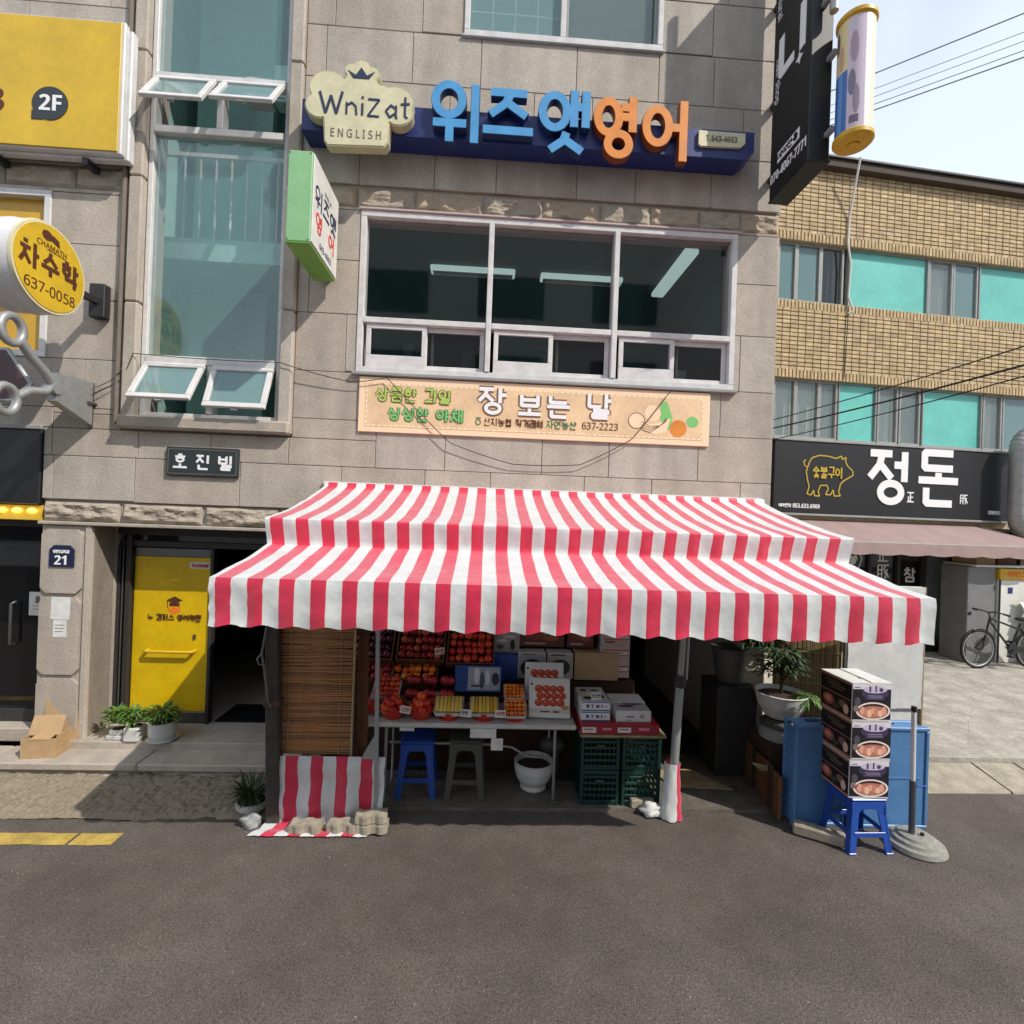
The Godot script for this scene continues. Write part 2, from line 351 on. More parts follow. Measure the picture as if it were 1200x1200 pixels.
	for y in [[3.34, 3.80, 33.0, 22.0], [6.068, 6.508, 33.0, 36.0]]:
		part(ws, "mullion", MB.new().bb(-2.71, -2.65, y[0], y[1], -.12, -.01, .005), M.frame_white)
		var k = 0
		for sx in [[-3.27, -2.715], [-2.645, -2.078]]:
			var h: float = y[1] - y[0] - .01
			var sash = MeshInstance3D.new(); sash.name = numbered(ws, "awning_sash"); sash.mesh = frame(MB.new(), sx[0], sx[1], -h, 0, -.015, .02, .05).mesh(); sash.material_override = M.frame_white
			ws.add_child(sash); sash.position = Vector3(0, y[1] - .005, .0); sash.rotation_degrees.x = -y[2 + k]
			pane(sash, sx[0] + .05, sx[1] - .05, -h + .05, -.05, 0, M.glass_sash)
			part(sash, "stay_arm", MB.new().bar(Vector3(sx[1] - .02, -h * .5, -.03), Vector3(sx[1] - .02, -.05, -.08), .012, .012), M.steel)
			part(sash, "latch", MB.new().bb((sx[0] + sx[1]) / 2 - .03, (sx[0] + sx[1]) / 2 + .03, -h - .02, -h, -.03, .0, .004), M.frame_grey)
			k += 1
	# yellow film window of the academy on the left
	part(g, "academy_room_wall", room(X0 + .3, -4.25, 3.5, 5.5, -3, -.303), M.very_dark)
	var wl = part(g, "window", frame(MB.new(), -6.6, -4.17, 3.8, 5.36, -.12, .015, .06), M.frame_white)
	part(wl, "film_pane", MB.new().bb(-6.54, -4.23, 4.38, 5.30, -.066, -.06), M.film_yellow); part(wl, "film_pane", MB.new().bb(-6.54, -4.23, 3.86, 4.32, -.066, -.06), M.film_yellow)
	part(wl, "transom", MB.new().bb(-6.54, -4.23, 4.32, 4.38, -.12, .0, .004), M.frame_white)

func entrance() -> void:
	var g = granite
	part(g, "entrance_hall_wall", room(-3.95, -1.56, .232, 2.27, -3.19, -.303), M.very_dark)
	# steps
	var st = MB.new().bb(-4.16, -1.62, -.2, .24, -3.2, .05, .008)
	struct("porch_floor", st, M.granite_3)
	var x = -6.9; var i = 0
	while x < -1.64:
		var x2: float = [-5.6, -4.3, -3.0, -1.64][i]
		struct("entrance_step", MB.new().bb(x + .003, x2 - .003, .105, .17, -.0, .33, .01), M["granite_%d" % [3, 1, 3, 1][i]]); x = x2; i += 1
	struct("step_base", rough_block(-6.9, -1.64, -.02, .104, .05, 171, .26), M.granite_rough)
	# sloping rough apron from the step base to the road
	var ap = MB.new(); var nz = noise(61, 5.0, 4); var n2 = noise(63, 1.6, 2)
	var f = func(u: float, v: float) -> Vector3:
		return Vector3(u, .05 * (1 - v) + .003 + .05 * absf(nz.get_noise_2d(u * 1.6, v * 2.0)) * (1.0 if v < .95 else .2) + .015 * n2.get_noise_2d(u * 2, v), lerpf(.29, .86 + .03 * n2.get_noise_2d(u, 7), v))
	for a in 210:
		for b in 22:
			var u0 = -6.9 + a * .0251; var u1 = u0 + .0251
			ap.quad(f.call(u0, (b + 1) / 22.0), f.call(u1, (b + 1) / 22.0), f.call(u1, b / 22.0), f.call(u0, b / 22.0))
	struct("stone_apron", ap, M.apron_stone)
	# door frame, sidelight, yellow door and dark opening
	var fr = MB.new().bb(-3.69, -1.62, 2.15, 2.268, -.46, -.34, .005).bb(-3.69, -1.62, 2.03, 2.09, -.44, -.36, .004)
	fr.bb(-3.69, -3.66, .242, 2.03, -.44, -.34, .004).bb(-3.60, -3.55, .242, 2.15, -.44, -.33, .004).bb(-2.79, -2.755, .242, 2.03, -.44, -.36, .004)
	part(g, "door_frame", fr, M.frame_dark)
	pane(g, -3.55, -1.62, 2.092, 2.148, -.40, M.glass_black); pane(g, -3.658, -3.602, .25, 2.03, -.40, M.glass_black, "sidelight_pane")
	part(g, "sidelight_rail", MB.new().bb(-3.64, -3.628, .25, 2.02, -.36, -.345), M.steel)
	var d = part(g, "door", MB.new().bb(-3.545, -2.795, .36, 1.93, -.425, -.385, .004), M.door_yellow, "yellow glass door with brown lettering")
	part(d, "door_rail", MB.new().bb(-3.545, -2.795, 1.932, 2.02, -.43, -.38, .005), M.steel); part(d, "door_rail", MB.new().bb(-3.545, -2.795, .25, .358, -.43, -.38, .005), M.steel)
	part(d, "handle", MB.new().tube([Vector3(-3.38, .98, -.384), Vector3(-3.38, .98, -.33), Vector3(-3.36, .98, -.32), Vector3(-2.94, .98, -.32), Vector3(-2.92, .98, -.33), Vector3(-2.92, .98, -.384)], .016, 8), M.sign_yellow)
	part(d, "lock", MB.new().bb(-2.94, -2.915, 1.10, 1.15, -.384, -.37, .003), M.steel)
	part(d, "logo_cap", MB.new().prism(PackedVector2Array([Vector2(-3.22, 1.49), Vector2(-3.14, 1.455), Vector2(-3.06, 1.49), Vector2(-3.14, 1.53)]), -.384, -.381).bb(-3.19, -3.09, 1.43, 1.463, -.384, -.382).bb(-3.213, -3.207, 1.41, 1.49, -.384, -.382), M.ink_brown)
	part(d, "logo_face", MB.new().ring(Vector2(-3.14, 1.405), Vector2(.06, .05), Vector2(.048, .038), -.384, -.3822).disc(Vector2(-3.14, 1.39), Vector2(.045, .03), -.384, -.3826), M.ink_orange)
	part(d, "lettering", hangul(MB.new(), "뉴 캠퍼스 영어학원", Vector2(-3.40, 1.285), Vector2(.054, .062), .0075, -.384, -.3815, 1.12, false), M.ink_brown)
	var nt = part(d, "notice", MB.new().bb(-3.0, -2.8, 1.82, 1.885, -.384, -.382), M.paper)
	part(nt, "lettering", hangul(MB.new(), "출입금지안내문", Vector2(-2.985, 1.835), Vector2(.022, .03), .004, -.3818, -.381, 1.12, false), M.ink_red)
	part(g, "door_gap_floor_mat", MB.new().bb(-2.72, -1.75, .241, .25, -.9, -.42), M.black)
	# the house number, notices and the name plate
	var hn = thing("house_number_plate", "navy house number plate reading 21 on the granite pier", "house number", Vector3(-3.94, 1.85, .014))
	part(hn, "plate", MB.new().prism(PackedVector2Array([Vector2(-.11, 0), Vector2(.11, 0), Vector2(.11, .16), Vector2(.07, .20), Vector2(-.07, .20), Vector2(-.11, .16)]), 0, .012), M.plate_navy)
	latin(hn, "21", .085, Vector3(.0, .06, .014), M.ink_white, true)
	part(hn, "street_name", hangul(MB.new(), "명륜로골목길", Vector2(-.075, .128), Vector2(.022, .026), .004, .012, .014, 1.12, false), M.ink_white)
	var p1 = solo("paper_notice", "white paper sheet taped to the granite pier below the house number", "notice", MB.new().bb(-.085, .085, -.105, .105, 0, .003), M.paper, Vector3(-3.94, 1.46, .0125))
	p1.rotation_degrees.z = -1
	var p2 = thing("paper_notice", "smaller narrow slip of paper under the white sheet on the granite pier", "notice", Vector3(-3.94, 1.27, .0125))
	part(p2, "sheet", MB.new().bb(-.06, .06, -.08, .08, 0, .002), M.paper)
	part(p2, "print_lines", MB.new().bb(-.045, .045, .03, .036, .0021, .003).bb(-.045, .04, .0, .006, .0021, .003).bb(-.045, .03, -.03, -.024, .0021, .003), M.ink_grey)
	var np = thing("building_name_plate", "dark stone name plate with three white syllables above the entrance", "name plate", Vector3(-2.695, 2.74, .002))
	part(np, "plate", MB.new().bb(-.335, .335, 0, .275, 0, .03, .008), M.plate_dark)
	part(np, "border", frame(MB.new(), -.315, .315, .02, .255, .0302, .032, .006, 0, 0), M.ink_grey)
	part(np, "lettering", hangul(MB.new(), "호 진 빌", Vector2(-.265, .072), Vector2(.125, .13), .02, .03, .033, 1.18), M.ink_white)

func grid(x0: float, x1: float, y0: float, y1: float, nx: int, ny: int, z: float) -> MB:
	var mb = MB.new()
	for i in range(1, nx): mb.bb(lerpf(x0, x1, float(i) / nx) - .006, lerpf(x0, x1, float(i) / nx) + .006, y0, y1, z - .008, z)
	for i in range(1, ny): mb.bb(x0, x1, lerpf(y0, y1, float(i) / ny) - .006, lerpf(y0, y1, float(i) / ny) + .006, z + .001, z + .008)
	return mb

func wall_signs() -> void:
	# long channel-letter sign
	var s = thing("channel_letter_sign", "navy bar sign with large blue and orange raised letters above the main window", "sign", Vector3(0, 0, 0))
	part(s, "mounting_bar", MB.new().prism(PackedVector2Array([Vector2(-1.82, 5.94), Vector2(2.33, 5.955), Vector2(2.42, 6.03), Vector2(2.42, 6.22), Vector2(-1.82, 6.22)]), .004, .235), M.navy_bar)
	var xs = [[-.62, .42], [-.165, .46], [.365, .45], [.88, .40], [1.335, .43]]
	var word = "위즈앳영어"
	for i in 5:
		var x: float = xs[i][0]; var w: float = xs[i][1]
		var y0: float = [5.87, 5.94, 5.86, 5.86, 5.84][i]; var h: float = [.53, .43, .56, .54, .56][i]
		var side = part(s, "letter", hangul(MB.new(), word[i], Vector2(x, y0), Vector2(w, h), .082, .236, .31, 1, false), M.letter_blue_side if i < 3 else M.letter_orange_side)
		part(side, "letter_face", hangul(MB.new(), word[i], Vector2(x, y0), Vector2(w, h), .074, .31, .318, 1, false), M.letter_blue if i < 3 else M.letter_orange)
	var tp = part(s, "phone_plate", MB.new().prism(PackedVector2Array([Vector2(1.87, 6.06), Vector2(1.89, 6.04), Vector2(2.28, 6.05), Vector2(2.32, 6.09), Vector2(2.32, 6.185), Vector2(1.87, 6.185)]), .236, .262), M.cream)
	latin(tp, "T.643-4663", .055, Vector3(2.09, 6.115, .264), M.ink_grey, true, Basis(), .003, .8)
	# cloud-shaped cream board with crown and handwriting
	var c = part(s, "cloud_board", ArrayMesh.new(), M.cream_edge)
	var lobes = [[-1.56, 6.26, .17], [-1.63, 6.1, .13], [-1.42, 6.17, .2], [-1.27, 6.36, .14], [-1.28, 6.2, .22], [-1.12, 6.14, .2], [-.96, 6.17, .16], [-.93, 6.08, .13], [-1.35, 6.43, .075], [-1.27, 6.46, .08], [-1.18, 6.41, .075]]
	var outline = PackedVector2Array()
	for big in [0]:
		var us = [PackedVector2Array([Vector2(-1.58, 5.78), Vector2(-1.55, 5.74), Vector2(-1.04, 5.76), Vector2(-1.01, 5.8), Vector2(-1.0, 6.05), Vector2(-1.6, 6.05)])]
		for l in lobes:
			var q = PackedVector2Array()
			for i in 20: q.append(Vector2(l[0] + cos(TAU * i / 20) * l[2] * 1.02, l[1] + sin(TAU * i / 20) * l[2] * .92))
			us.append(q)
		outline = us[0]
		var left = us.slice(1); var guard = 0
		while left.size() and guard < 60:
			guard += 1
			var q: PackedVector2Array = left.pop_front()
			var r = Geometry2D.merge_polygons(outline, q).filter(func(p): return not Geometry2D.is_polygon_clockwise(p))
			if r.size() == 1: outline = r[0]
			else: left.append(q)
	c.mesh = MB.new().prism(outline, .236, .33).mesh()
	var face = Geometry2D.offset_polygon(outline, -.012)[0]
	part(c, "board_face", MB.new().prism(face, .33, .336), M.cream)
	part(c, "crown", MB.new().prism(PackedVector2Array([Vector2(-1.34, 6.36), Vector2(-1.20, 6.36), Vector2(-1.15, 6.43), Vector2(-1.22, 6.39), Vector2(-1.27, 6.46), Vector2(-1.32, 6.39), Vector2(-1.39, 6.43)]), .336, .34), M.ink_navy)
	var hw = MB.new()
	lines(hw, "0,.1 .28,1 .5,.25 .75,1 1,.05", Vector2(-1.63, 6.03), Vector2(.20, .21), .022, .336, .341)
	lines(hw, "0,0 0,1;0,.3 .5,.0 .9,.3 1,1", Vector2(-1.39, 6.03), Vector2(.09, .11), .016, .336, .341)
	lines(hw, "0,.4 0,1;0,.05 .0,.16", Vector2(-1.25, 6.03), Vector2(.02, .18), .018, .336, .341)
	lines(hw, "0,0 1,0 .0,1 1,1", Vector2(-1.20, 6.03), Vector2(.10, .15), .017, .336, .341)
	lines(hw, "1,.3 .5,0 0,.5 .4,1 1,.6;1,.0 1,1 1.15,1", Vector2(-1.04, 6.03), Vector2(.09, .11), .018, .336, .341)
	lines(hw, ".5,0 .5,.9 .8,1;0,.35 1,.3", Vector2(-.91, 6.03), Vector2(.08, .19), .018, .336, .341)
	part(c, "handwriting", hw, M.ink_navy)
	latin(c, "E N G L I S H", .075, Vector3(-1.30, 5.86, .338), M.ink_grey, false, Basis(), .003, .80)
	# fruit shop banner
	var b = thing("banner", "orange market banner with fruit picture and stitched edge under the main window", "banner", Vector3(0, 0, .004))
	part(b, "sheet", MB.new().bb(-1.265, 2.175, 3.235, 3.765, 0, .02, .004), M.banner_edge)
	part(b, "inner_field", MB.new().bb(-1.2, 2.11, 3.29, 3.71, .0202, .022), M.banner)
	var stm = MB.new()
	for k in 2:
		var y: float = [3.70, 3.30][k]; var x = -1.19
		while x < 2.08: stm.bb(x, x + .035, y - .005, y + .005, .0222, .0235); x += .055
		var xx: float = [-1.19, 2.1][k]; y = 3.315
		while y < 3.69: stm.bb(xx - .005, xx + .005, y, y + .03, .0222, .0235); y += .05
	part(b, "stitching", stm, M.banner_stitch, "", true)
	var t2 = func(txt: String, o: Vector2, sz: Vector2, w: float, inner: Material, outer: Material, st: float) -> void:
		part(b, "lettering_outline", hangul(MB.new(), txt, o, sz, w * 1.9, .022, .024, st), outer)
		part(b, "lettering", hangul(MB.new(), txt, o, sz, w, .024, .0275, st), inner)
	t2.call("상큼한 과일", Vector2(-1.10, 3.54), Vector2(.115, .125), .017, M.lime, M.brown_soft, 1.18)
	t2.call("싱싱한 야채", Vector2(-.98, 3.36), Vector2(.115, .12), .017, M.green_text, M.ink_green, 1.18)
	t2.call("장", Vector2(-.12, 3.47), Vector2(.27, .24), .036, M.ink_white, M.brown_soft, 1)
	t2.call("보는", Vector2(.27, 3.46), Vector2(.22, .20), .036, M.ink_white, M.brown_soft, 1.28)
	t2.call("날", Vector2(.96, 3.47), Vector2(.22, .23), .036, M.ink_white, M.brown_soft, 1)
	part(b, "lettering", hangul(MB.new(), "산지농협 직거래처", Vector2(-.06, 3.345), Vector2(.062, .072), .0078, .022, .024, 1.12), M.ink_brown)
	part(b, "lettering", hangul(MB.new(), "자연농산", Vector2(.55, 3.345), Vector2(.068, .074), .009, .022, .024, 1.12), M.ink_green)
	latin(b, "637-2223", .07, Vector3(1.08, 3.385, .024), M.ink_brown, false, Basis(), .003, .9)
	part(b, "round_mark", MB.new().ring(Vector2(-.115, 3.375), Vector2(.028, .03), Vector2(.018, .02), .022, .0245).bb(-.14, -.09, 3.41, 3.42, .022, .0245), M.ink_green)
	var fruit = part(b, "printed_fruit", MB.new().ring(Vector2(1.44, 3.46), Vector2(.085, .08), Vector2(.078, .073), .0222, .0245), M.brown_soft)
	part(fruit, "printed_orange", MB.new().disc(Vector2(1.86, 3.40), Vector2(.085, .085), .022, .0236), M.letter_orange)
	part(fruit, "printed_leaf", MB.new().prism(PackedVector2Array([Vector2(1.68, 3.66), Vector2(1.74, 3.66), Vector2(1.80, 3.5), Vector2(1.77, 3.38), Vector2(1.70, 3.40), Vector2(1.67, 3.52)]), .022, .0232).disc(Vector2(2.0, 3.47), Vector2(.06, .055), .022, .0233), M.green_text)
	part(fruit, "printed_apple", MB.new().disc(Vector2(1.44, 3.46), Vector2(.078, .073), .0222, .0235).disc(Vector2(1.60, 3.54), Vector2(.08, .08), .0221, .0233).prism(PackedVector2Array([Vector2(1.48, 3.44), Vector2(1.53, 3.36), Vector2(1.64, 3.33), Vector2(1.74, 3.36), Vector2(1.78, 3.5), Vector2(1.70, 3.46), Vector2(1.6, 3.43)]), .0221, .0238), M.banner_edge)
	var bl = MB.new()
	for k in 4: bl.stroke(PackedVector2Array([Vector2(1.49, 3.45 - k * .025), Vector2(1.58, 3.41 - k * .02), Vector2(1.68, 3.42), Vector2(1.74, 3.47 + k * .01)]), .006, .0238, .0247 + k * .0003, true)
	part(fruit, "banana_outline", bl, M.brown_soft)
	# loose cable drooping over the banner
	solo("loose_cable", "thin dark cable drooping across the banner from the stair window", "cable", MB.new().tube(wire([Vector3(-3.9, 3.36, .05), Vector3(-3.45, 3.62, .04), Vector3(-3.34, 3.86, .07), Vector3(-1.99, 3.84, .08), Vector3(-1.35, 3.70, .05), Vector3(-1.0, 3.755, .06), Vector3(-.38, 3.16, .05), Vector3(.23, 2.98, .04), Vector3(.89, 3.0, .04), Vector3(1.39, 3.27, .05), Vector3(1.76, 3.76, .06)], .012, 6), .0042, 5), M.frame_dark)
	solo("bracket_cable", "grey cable running from the scissors bracket up to the stair window surround", "cable", MB.new().tube(wire([Vector3(-3.86, 3.50, .05), Vector3(-3.6, 3.58, .03), Vector3(-3.44, 3.72, .06)], .02, 6), .005, 5), M.granite_dark)

func projecting_signs() -> void:
	# green box sign
	var g = thing("green_projecting_sign", "pale green box sign with white face projecting left of the main window", "sign", Vector3(-1.61, 4.63, 0))
	part(g, "box", MB.new().bb(-.10, .097, .01, .75, .08, .775, .008), M.sign_green)
	part(g, "underside", MB.new().bb(-.10, .097, 0, .0085, .08, .775), M.sign_green_under)
	part(g, "face", MB.new().bb(.098, .108, .02, .74, .09, .765, .003), M.sign_white)
	part(g, "bracket", MB.new().bb(-.05, .05, .05, .10, .0, .08).bb(-.05, .05, .6, .65, .0, .08), M.steel)
	var tb = Basis(Vector3.UP, PI / 2)
	var put = func(mb: MB, m: Material) -> void:
		var o = part(g, "lettering", mb, m); o.transform = Transform3D(tb, Vector3(.108, 0, .765))
	put.call(hangul(MB.new(), "위즈앳", Vector2(.05, .36), Vector2(.165, .17), .018, 0, .003, 1.18), M.ink_navy)
	put.call(hangul(MB.new(), "영  어", Vector2(.08, .17), Vector2(.16, .16), .018, 0, .003, 1.1), M.ink_red)
	var l1 = latin(g, "Wniz at", .04, Vector3(.1085, .58, .40), M.ink_grey, false, tb); var l2 = latin(g, "643-4663", .055, Vector3(.1085, .085, .42), M.ink_navy, false, tb)
	for sx in [-.085, .082]:
		for sy in [.03, .73]: part(g, "screw", MB.new().cyl(Vector3(sx, sy, .774), Vector3(sx, sy, .779), .006, .006, 6), M.steel)
	# tall black sign of the hair shop at the corner
	var b = thing("black_hair_shop_sign", "tall black projecting sign with white writing at the right corner of the granite building", "sign", Vector3(2.72, 5.62, 0))
	part(b, "box", MB.new().bb(-.095, .095, 0, 2.7, .16, .76, .006), M.black_sign)
	part(b, "edge_rail", MB.new().bb(-.10, .10, -.02, -.001, .15, .77, .004), M.black)
	part(b, "bracket", MB.new().bb(-.03, .03, .28, .33, .0, .16).bb(-.03, .03, 1.02, 1.07, .0, .16).bb(-.03, .03, 2.0, 2.05, 0, .16), M.black)
	part(b, "pole", MB.new().cyl(Vector3(.04, 1.2, .84), Vector3(.04, 3.2, .84), .035, .035, 10, true).bb(-.02, .02, 1.3, 1.34, .76, .83), M.galvanised)
	var nb = Basis(Vector3.UP, -PI / 2)
	var putb = func(mb: MB, m: Material) -> void:
		var o = part(b, "lettering", mb, m); o.transform = Transform3D(nb, Vector3(-.095, 0, .16))
	putb.call(hangul(MB.new(), "헤", Vector2(.12, 2.2), Vector2(.40, .40), .085, 0, .004), M.ink_white)
	putb.call(hangul(MB.new(), "거", Vector2(.13, 1.66), Vector2(.40, .42), .085, 0, .004), M.ink_white)
	putb.call(hangul(MB.new(), "니", Vector2(.13, 1.08), Vector2(.40, .42), .085, 0, .004), M.ink_white)
	var star = PackedVector2Array()
	for i in 8: star.append(Vector2(.43, 1.02) + Vector2(cos(TAU * i / 8), sin(TAU * i / 8)) * (.055 if i % 2 == 0 else .025))
	putb.call(MB.new().prism(star, 0, .004), M.ink_white)
	latin(b, "hair shop", .075, Vector3(-.096, 1.10, .25), M.ink_white, false, nb * Basis(Vector3.BACK, -PI / 2))
	latin(b, "natural", .075, Vector3(-.096, 1.85, .25), M.ink_white, false, nb * Basis(Vector3.BACK, -PI / 2))
	var pill = MB.new()
	pill.stroke(PackedVector2Array([Vector2(.13, .33), Vector2(.47, .33)]), .10, 0, .003, true)
	putb.call(pill, M.ink_white)
	putb.call(hangul(MB.new(), "예약전용", Vector2(.13, .30), Vector2(.075, .06), .009, .003, .005, 1.1), M.ink_black)
	latin(b, "070-4067-7771", .085, Vector3(-.096, .18, .46), M.ink_white, true, nb, .004, .72)
	# cylinder lamp sign in front of it
	var c = thing("cylinder_sign", "white printed cylinder sign with yellow caps beside the black sign", "sign", Vector3(2.92, 5.66, .90))
	part(c, "drum", MB.new().cyl(Vector3(0, .06, 0), Vector3(0, .98, 0), .135, .135, 26), printed("cylinder_print", print_tex(256, 256, Color(.92, .88, .80), [["r", 36, 0, 50, 116, Color(.88, .82, .62)], ["r", 36, 116, 50, 140, Color(.24, .44, .72)], ["r", 60, 116, 14, 140, Color(.40, .60, .84)], ["e", 56, 40, 8, 26, Color(.48, .38, .34)], ["e", 70, 82, 8, 30, Color(.80, .66, .56)], ["r", 86, 0, 34, 256, Color(.84, .78, .82)], ["e", 100, 70, 10, 36, Color(.70, .60, .66)], ["e", 96, 150, 9, 30, Color(.52, .48, .56)], ["e", 106, 190, 8, 34, Color(.62, .56, .62)], ["r", 92, 226, 20, 18, Color(.46, .40, .48)], ["r", 120, 0, 5, 256, Color(.76, .72, .80)]]), .35))
	for k in 2:
		var y: float = [0.0, .98][k]
		part(c, "cap", MB.new().lathe(Vector3(0, y, 0), [Vector2(0, .0), Vector2(.13, .0), Vector2(.15, .02), Vector2(.15, .05), Vector2(.135, .065), Vector2(0, .065)], 26), M.cyl_yellow)
	part(c, "cap_plate", MB.new().cyl(Vector3(0, -.012, 0), Vector3(0, -.0005, 0), .045, .05, 14), M.cyl_yellow)
	part(c, "mounting_arm", MB.new().bb(-.16, -.12, .15, .19, -.15, -.05).bb(-.16, -.12, .8, .84, -.15, -.05), M.galvanised)
	# yellow academy sign at upper left
	var y = thing("yellow_academy_sign", "large yellow box sign marked 2F at the upper left", "sign", Vector3(0, 0, 0))
	part(y, "tray", MB.new().bb(-6.6, -3.40, 5.60, 6.80, .06, .14, .01), M.white_metal)
	part(y, "case", MB.new().bb(-6.6, -3.425, 5.62, 6.82, .142, .2, .008), M.white_metal)
	part(y, "face", MB.new().bb(-6.58, -3.45, 5.635, 6.80, .2005, .215, .004), M.sign_yellow)
	part(y, "bracket", MB.new().bb(-4.6, -4.55, 5.54, 5.6, .0, .15).bb(-3.8, -3.75, 5.54, 5.6, 0, .15), M.frame_dark)
	var bd = part(y, "badge", MB.new().disc(Vector2(-4.04, 6.02), Vector2(.155, .15), .215, .221).bb(-4.195, -4.10, 5.872, 5.95, .215, .2205), M.plate_dark)
	latin(bd, "2F", .14, Vector3(-4.03, 6.02, .223), M.ink_white, true)
	latin(y, "3", .2, Vector3(-4.50, 6.02, .217), M.ink_brown, true)
	# round academy sign
	var r = thing("round_projecting_sign", "round yellow projecting sign with white rim on the left", "sign", Vector3(-3.62, 4.345, .67))
	var turn = Basis(Vector3.UP, PI / 2)
	var rr = part(r, "drum", MB.new().cyl(Vector3(-.30, 0, 0), Vector3(0, 0, 0), .355, .355, 40).cyl(Vector3(-.16, 0, 0), Vector3(-.14, 0, 0), .362, .362, 40), M.white_metal)
	part(r, "rim", MB.new().cyl(Vector3(.0005, 0, 0), Vector3(.018, 0, 0), .36, .352, 40), M.cream)
	var f = part(r, "face", MB.new().cyl(Vector3(.0185, 0, 0), Vector3(.024, 0, 0), .333, .333, 40), M.sign_yellow)
	var putr = func(mb: MB, m: Material) -> void:
		var o = part(f, "lettering", mb, m); o.transform = Transform3D(turn, Vector3(.024, 0, 0))
	putr.call(hangul(MB.new(), "차수학", Vector2(-.285, -.07), Vector2(.165, .19), .028, 0, .004, 1.16), M.ink_brown)
	latin(f, "637-0058", .085, Vector3(.025, -.185, 0), M.ink_brown, false, turn)
	latin(f, "CHAMATH", .045, Vector3(.025, .165, .0), M.ink_brown, false, turn)
	putr.call(MB.new().disc(Vector2(-.05, .245), Vector2(.05, .04), 0, .004, 8).prism(PackedVector2Array([Vector2(-.005, .22), Vector2(.07, .20), Vector2(.06, .25), Vector2(.0, .27)]), 0, .0045).bb(-.05, .13, .133, .138, 0, .003), M.ink_brown)
	part(r, "wall_bracket", MB.new().bb(-.12, .02, -.17, .14, -.665, -.58, .006).bb(-.08, -.03, -.05, .0, -.58, -.30), M.frame_dark)

